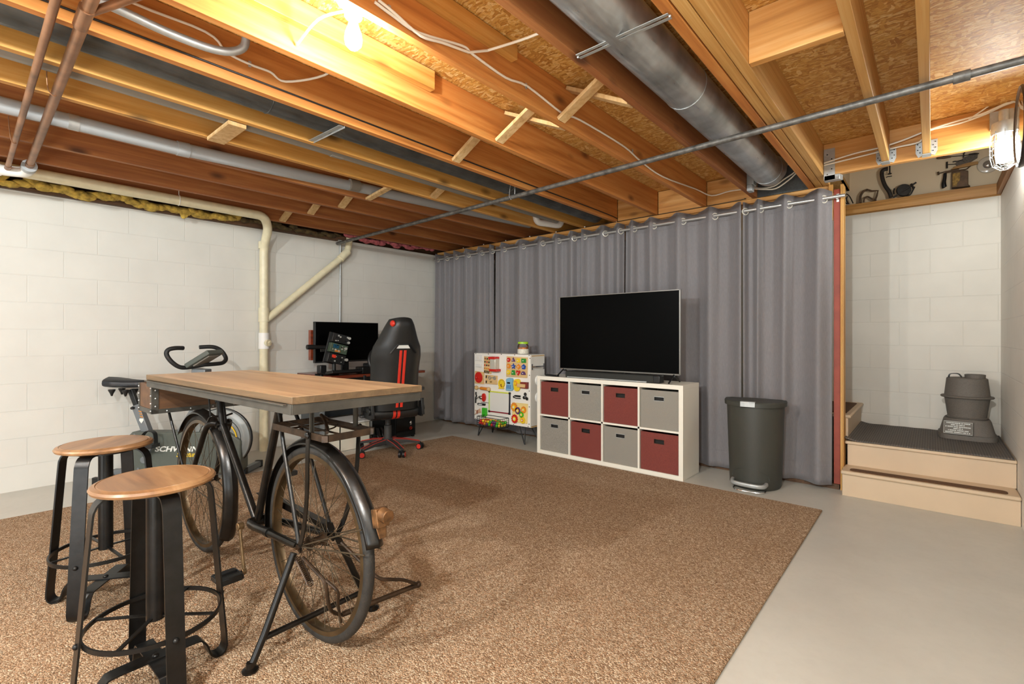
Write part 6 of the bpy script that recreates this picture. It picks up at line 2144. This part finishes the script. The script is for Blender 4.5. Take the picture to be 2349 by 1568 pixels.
# small whiteboard
fr = [(-3.7366,3.93,0.5302),(-3.435,3.93,0.531),(-3.4393,3.93,0.3117),(-3.7389,3.93,0.3088)]
o = plate(fr, mat('whiteboard_face', 'dedcd4', 0.25), 'whiteboard', d1=0.008)
for i, m in ((0, P_LGR if False else mat('lime_edge', 'd4d84a', 0.4)), (1, mat('navy_edge', '23232e', 0.4)), (2, mat('crimson_edge', '8f2b36', 0.4)), (3, mat('green_edge', 'b8d66a', 0.4))):
    a, c = Vector(fr[i]), Vector(fr[(i + 1) % 4])
    MB().beam((a.x, YB - 0.008, a.z), (c.x, YB - 0.008, c.z), 0.012, 0.014, (0, 1, 0)).build('edge_strip', m, o)
b = MB()
for p in fr:
    b.obox((p[0], YB - 0.009, p[2]), (0.022, 0.016, 0.022))
b.build('corner', P_BLK, o, bevel=0.002)
# caster-like spinner and tracks
b = MB()
for p in [(-3.2192,3.92,0.5384),(-3.2345,3.92,0.5017),(-3.1969,3.92,0.4931)]:
    b.ring((p[0], YB - 0.010, p[2]), 0.012, 0.006, (0, 1, 0), 18, 6)
b.cyl([(-3.2188,3.922,0.5123)][0], [(-3.2106,3.912,0.5139)][0], 0.012, 14)
for q in ([(-3.2155,3.918,0.5129),(-3.2176,3.918,0.5387)], [(-3.2155,3.918,0.5129),(-3.2329,3.918,0.502)], [(-3.2155,3.918,0.5129),(-3.1952,3.918,0.4934)]):
    b.tube(q, 0.006, 6)
b.build('spinner', P_BLK, ab)
b = MB()
for q in ([(-3.3856,3.92,0.4987),(-3.3729,3.92,0.5062),(-3.3592,3.92,0.5153),(-3.2829,3.92,0.5151)], [(-3.3803,3.92,0.4895),(-3.3645,3.92,0.4924),(-3.3486,3.92,0.4857),(-3.2829,3.92,0.4873)], [(-3.3856,3.92,0.4987),(-3.375,3.92,0.4899)], [(-3.356,3.92,0.5059),(-3.286,3.92,0.5053)]):
    b.tube(q, 0.005, 8)
b.build('track_latch', P_BLK, ab)
# gear board
o = plate([(-3.3985,3.93,0.437),(-3.1868,3.93,0.4403),(-3.1949,3.93,0.2305),(-3.4028,3.93,0.2268)], mat('pale_yellow_board', 'e8cf86', 0.5), 'gear_board', d1=0.010)
for (c, r, m) in (([(-3.3677,3.93,0.3907)][0], 0.042, P_ORG), ([(-3.3152,3.93,0.3567)][0], 0.034, P_PUR), ([(-3.2356,3.93,0.3742)][0], 0.032, P_ORG), ([(-3.2654,3.93,0.3197)][0], 0.028, P_LGR), ([(-3.3603,3.93,0.2654)][0], 0.042, P_RED), ([(-3.25,3.93,0.2636)][0], 0.033, P_YEL)):
    g = disc(c, r, r * 1.08, m, 'gear', o, 0.011, 0.020, 60, 0, 12, 0.09)
    disc(c, r * 0.5, r * 0.55, P_YEL if m is not P_YEL else P_ORG, 'gear_hub', g, 0.020, 0.023, 20, 0)
    disc(c, r * 0.22, r * 0.24, P_WHT, 'gear_pin', g, 0.023, 0.030, 12, 0)
# side handle and two push lights
b = MB().tube(smooth([(-3.150, 3.95, 0.825), (-3.13, 3.98, 0.828), (-3.125, 4.05, 0.828), (-3.13, 4.12, 0.828), (-3.15, 4.15, 0.825)], 4), 0.008, 8)
for y in (3.95, 4.15):
    b.box(-3.156, -3.148, y - 0.010, y + 0.010, 0.795, 0.855)
b.build('side_handle', M_CHROME, ab)
for z in (0.68, 0.50):
    MB().ball((-3.153, 4.06, z), (0.022, 0.055, 0.055), 20).build('push_light', P_WHT, ab)
# wire basket on the board, with balls in it
wb = MB()
xb0, xb1, zb0, zb1 = -3.80, -3.455, 0.165, 0.262
yb0, yb1 = YB - 0.14, YB - 0.004
for z in (zb0, zb1):
    wb.tube([(xb0, yb1, z), (xb1, yb1, z), (xb1, yb0, z), (xb0, yb0, z), (xb0, yb1, z)], 0.0035, 6)
for x in (xb0, xb1):
    for y in (yb0, yb1):
        wb.tube([(x, y, zb0), (x, y, zb1)], 0.0035, 6)
for i in range(1, 9):
    x = xb0 + (xb1 - xb0) * i / 9
    wb.tube([(x, yb0, zb1 - 0.0), (x, yb0, zb0), (x, yb1, zb0)], 0.0012, 5)
for k in range(1, 4):
    z = zb0 + (zb1 - zb0) * k / 4
    wb.tube([(xb0, yb1, z), (xb0, yb0, z), (xb1, yb0, z), (xb1, yb1, z)], 0.0012, 5)
for k in range(1, 4):
    y = yb0 + (yb1 - yb0) * k / 4
    wb.tube([(xb0, y, zb1 - 0.0), (xb0, y, zb0), (xb1, y, zb0), (xb1, y, zb1 - 0.0)], 0.0012, 5)
bas = wb.build('wire_basket', P_BLK, ab)
BALLS = [(P_ORG, 'orange'), (P_YEL, 'yellow'), (P_RED, 'red'), (P_LGR, 'green'), (P_PUR, 'purple')]
r2 = random.Random(11)
blk = {}
me0 = None
for m, nm in BALLS:
    blk[nm] = None
k = 0
for lay in range(2):
    for i in range(9):
        for j in range(3):
            m, nm = BALLS[(r2.randrange(5) if i > 2 else r2.choice((0, 0, 1, 2))) if i < 7 else r2.choice((1, 3, 3, 2))]
            x = xb0 + 0.022 + (xb1 - xb0 - 0.044) * (i + (0.35 if lay else 0)) / 8.4
            y = yb0 + 0.024 + (yb1 - yb0 - 0.05) * j / 2
            z = zb0 + 0.003 + lay * 0.028 + r2.uniform(0, 0.003)
            lab = 'small %s toy piece among the mixed pieces in the wire basket of the activity board' % nm
            if blk[nm] is None:
                o = MB().ball((x, y, z + 0.017), 0.0165, 12).build('toy_ball', m)
                tag(o, lab, 'toy', 'toy pieces in the wire basket')
                blk[nm] = o
            else:
                o = blk[nm].copy()
                COL.objects.link(o)
                o.location = (x, y, z)

# ------------------------------------------------------------------ jar on the activity board
jr = thing('plastic_jar', 'clear jar with a lime green lid and orange and white snacks, on the activity board', 'jar', (-3.325, 4.02, 0.953))
J0 = Matrix.Translation((-3.330, 4.02, 0.953))
MB().lathe([(0.0, 0.001), (0.055, 0.001), (0.060, 0.006), (0.060, 0.092), (0.052, 0.104), (0.052, 0.112)], 30, J0).build('body', M_GLASS, jr)
MB().lathe([(0.0605, 0.004), (0.0608, 0.005), (0.0608, 0.055), (0.0605, 0.056)], 30, J0).build('label', mat('white_jar_label', 'dcd8c8', 0.5, var=(60, 0.15)), jr)
MB().lathe([(0.0, 0.004), (0.055, 0.004), (0.056, 0.05), (0.055, 0.072), (0.0, 0.075)], 24, J0).build('contents', mat('orange_snacks', 'c9793a', 0.6, var=(55, 0.5)), jr)
MB().lathe([(0.0, 0.134), (0.050, 0.134), (0.056, 0.130), (0.057, 0.112), (0.054, 0.110), (0.0, 0.110)][::-1], 30, J0).build('lid', mat('lime_lid', 'a6d52a', 0.4), jr)
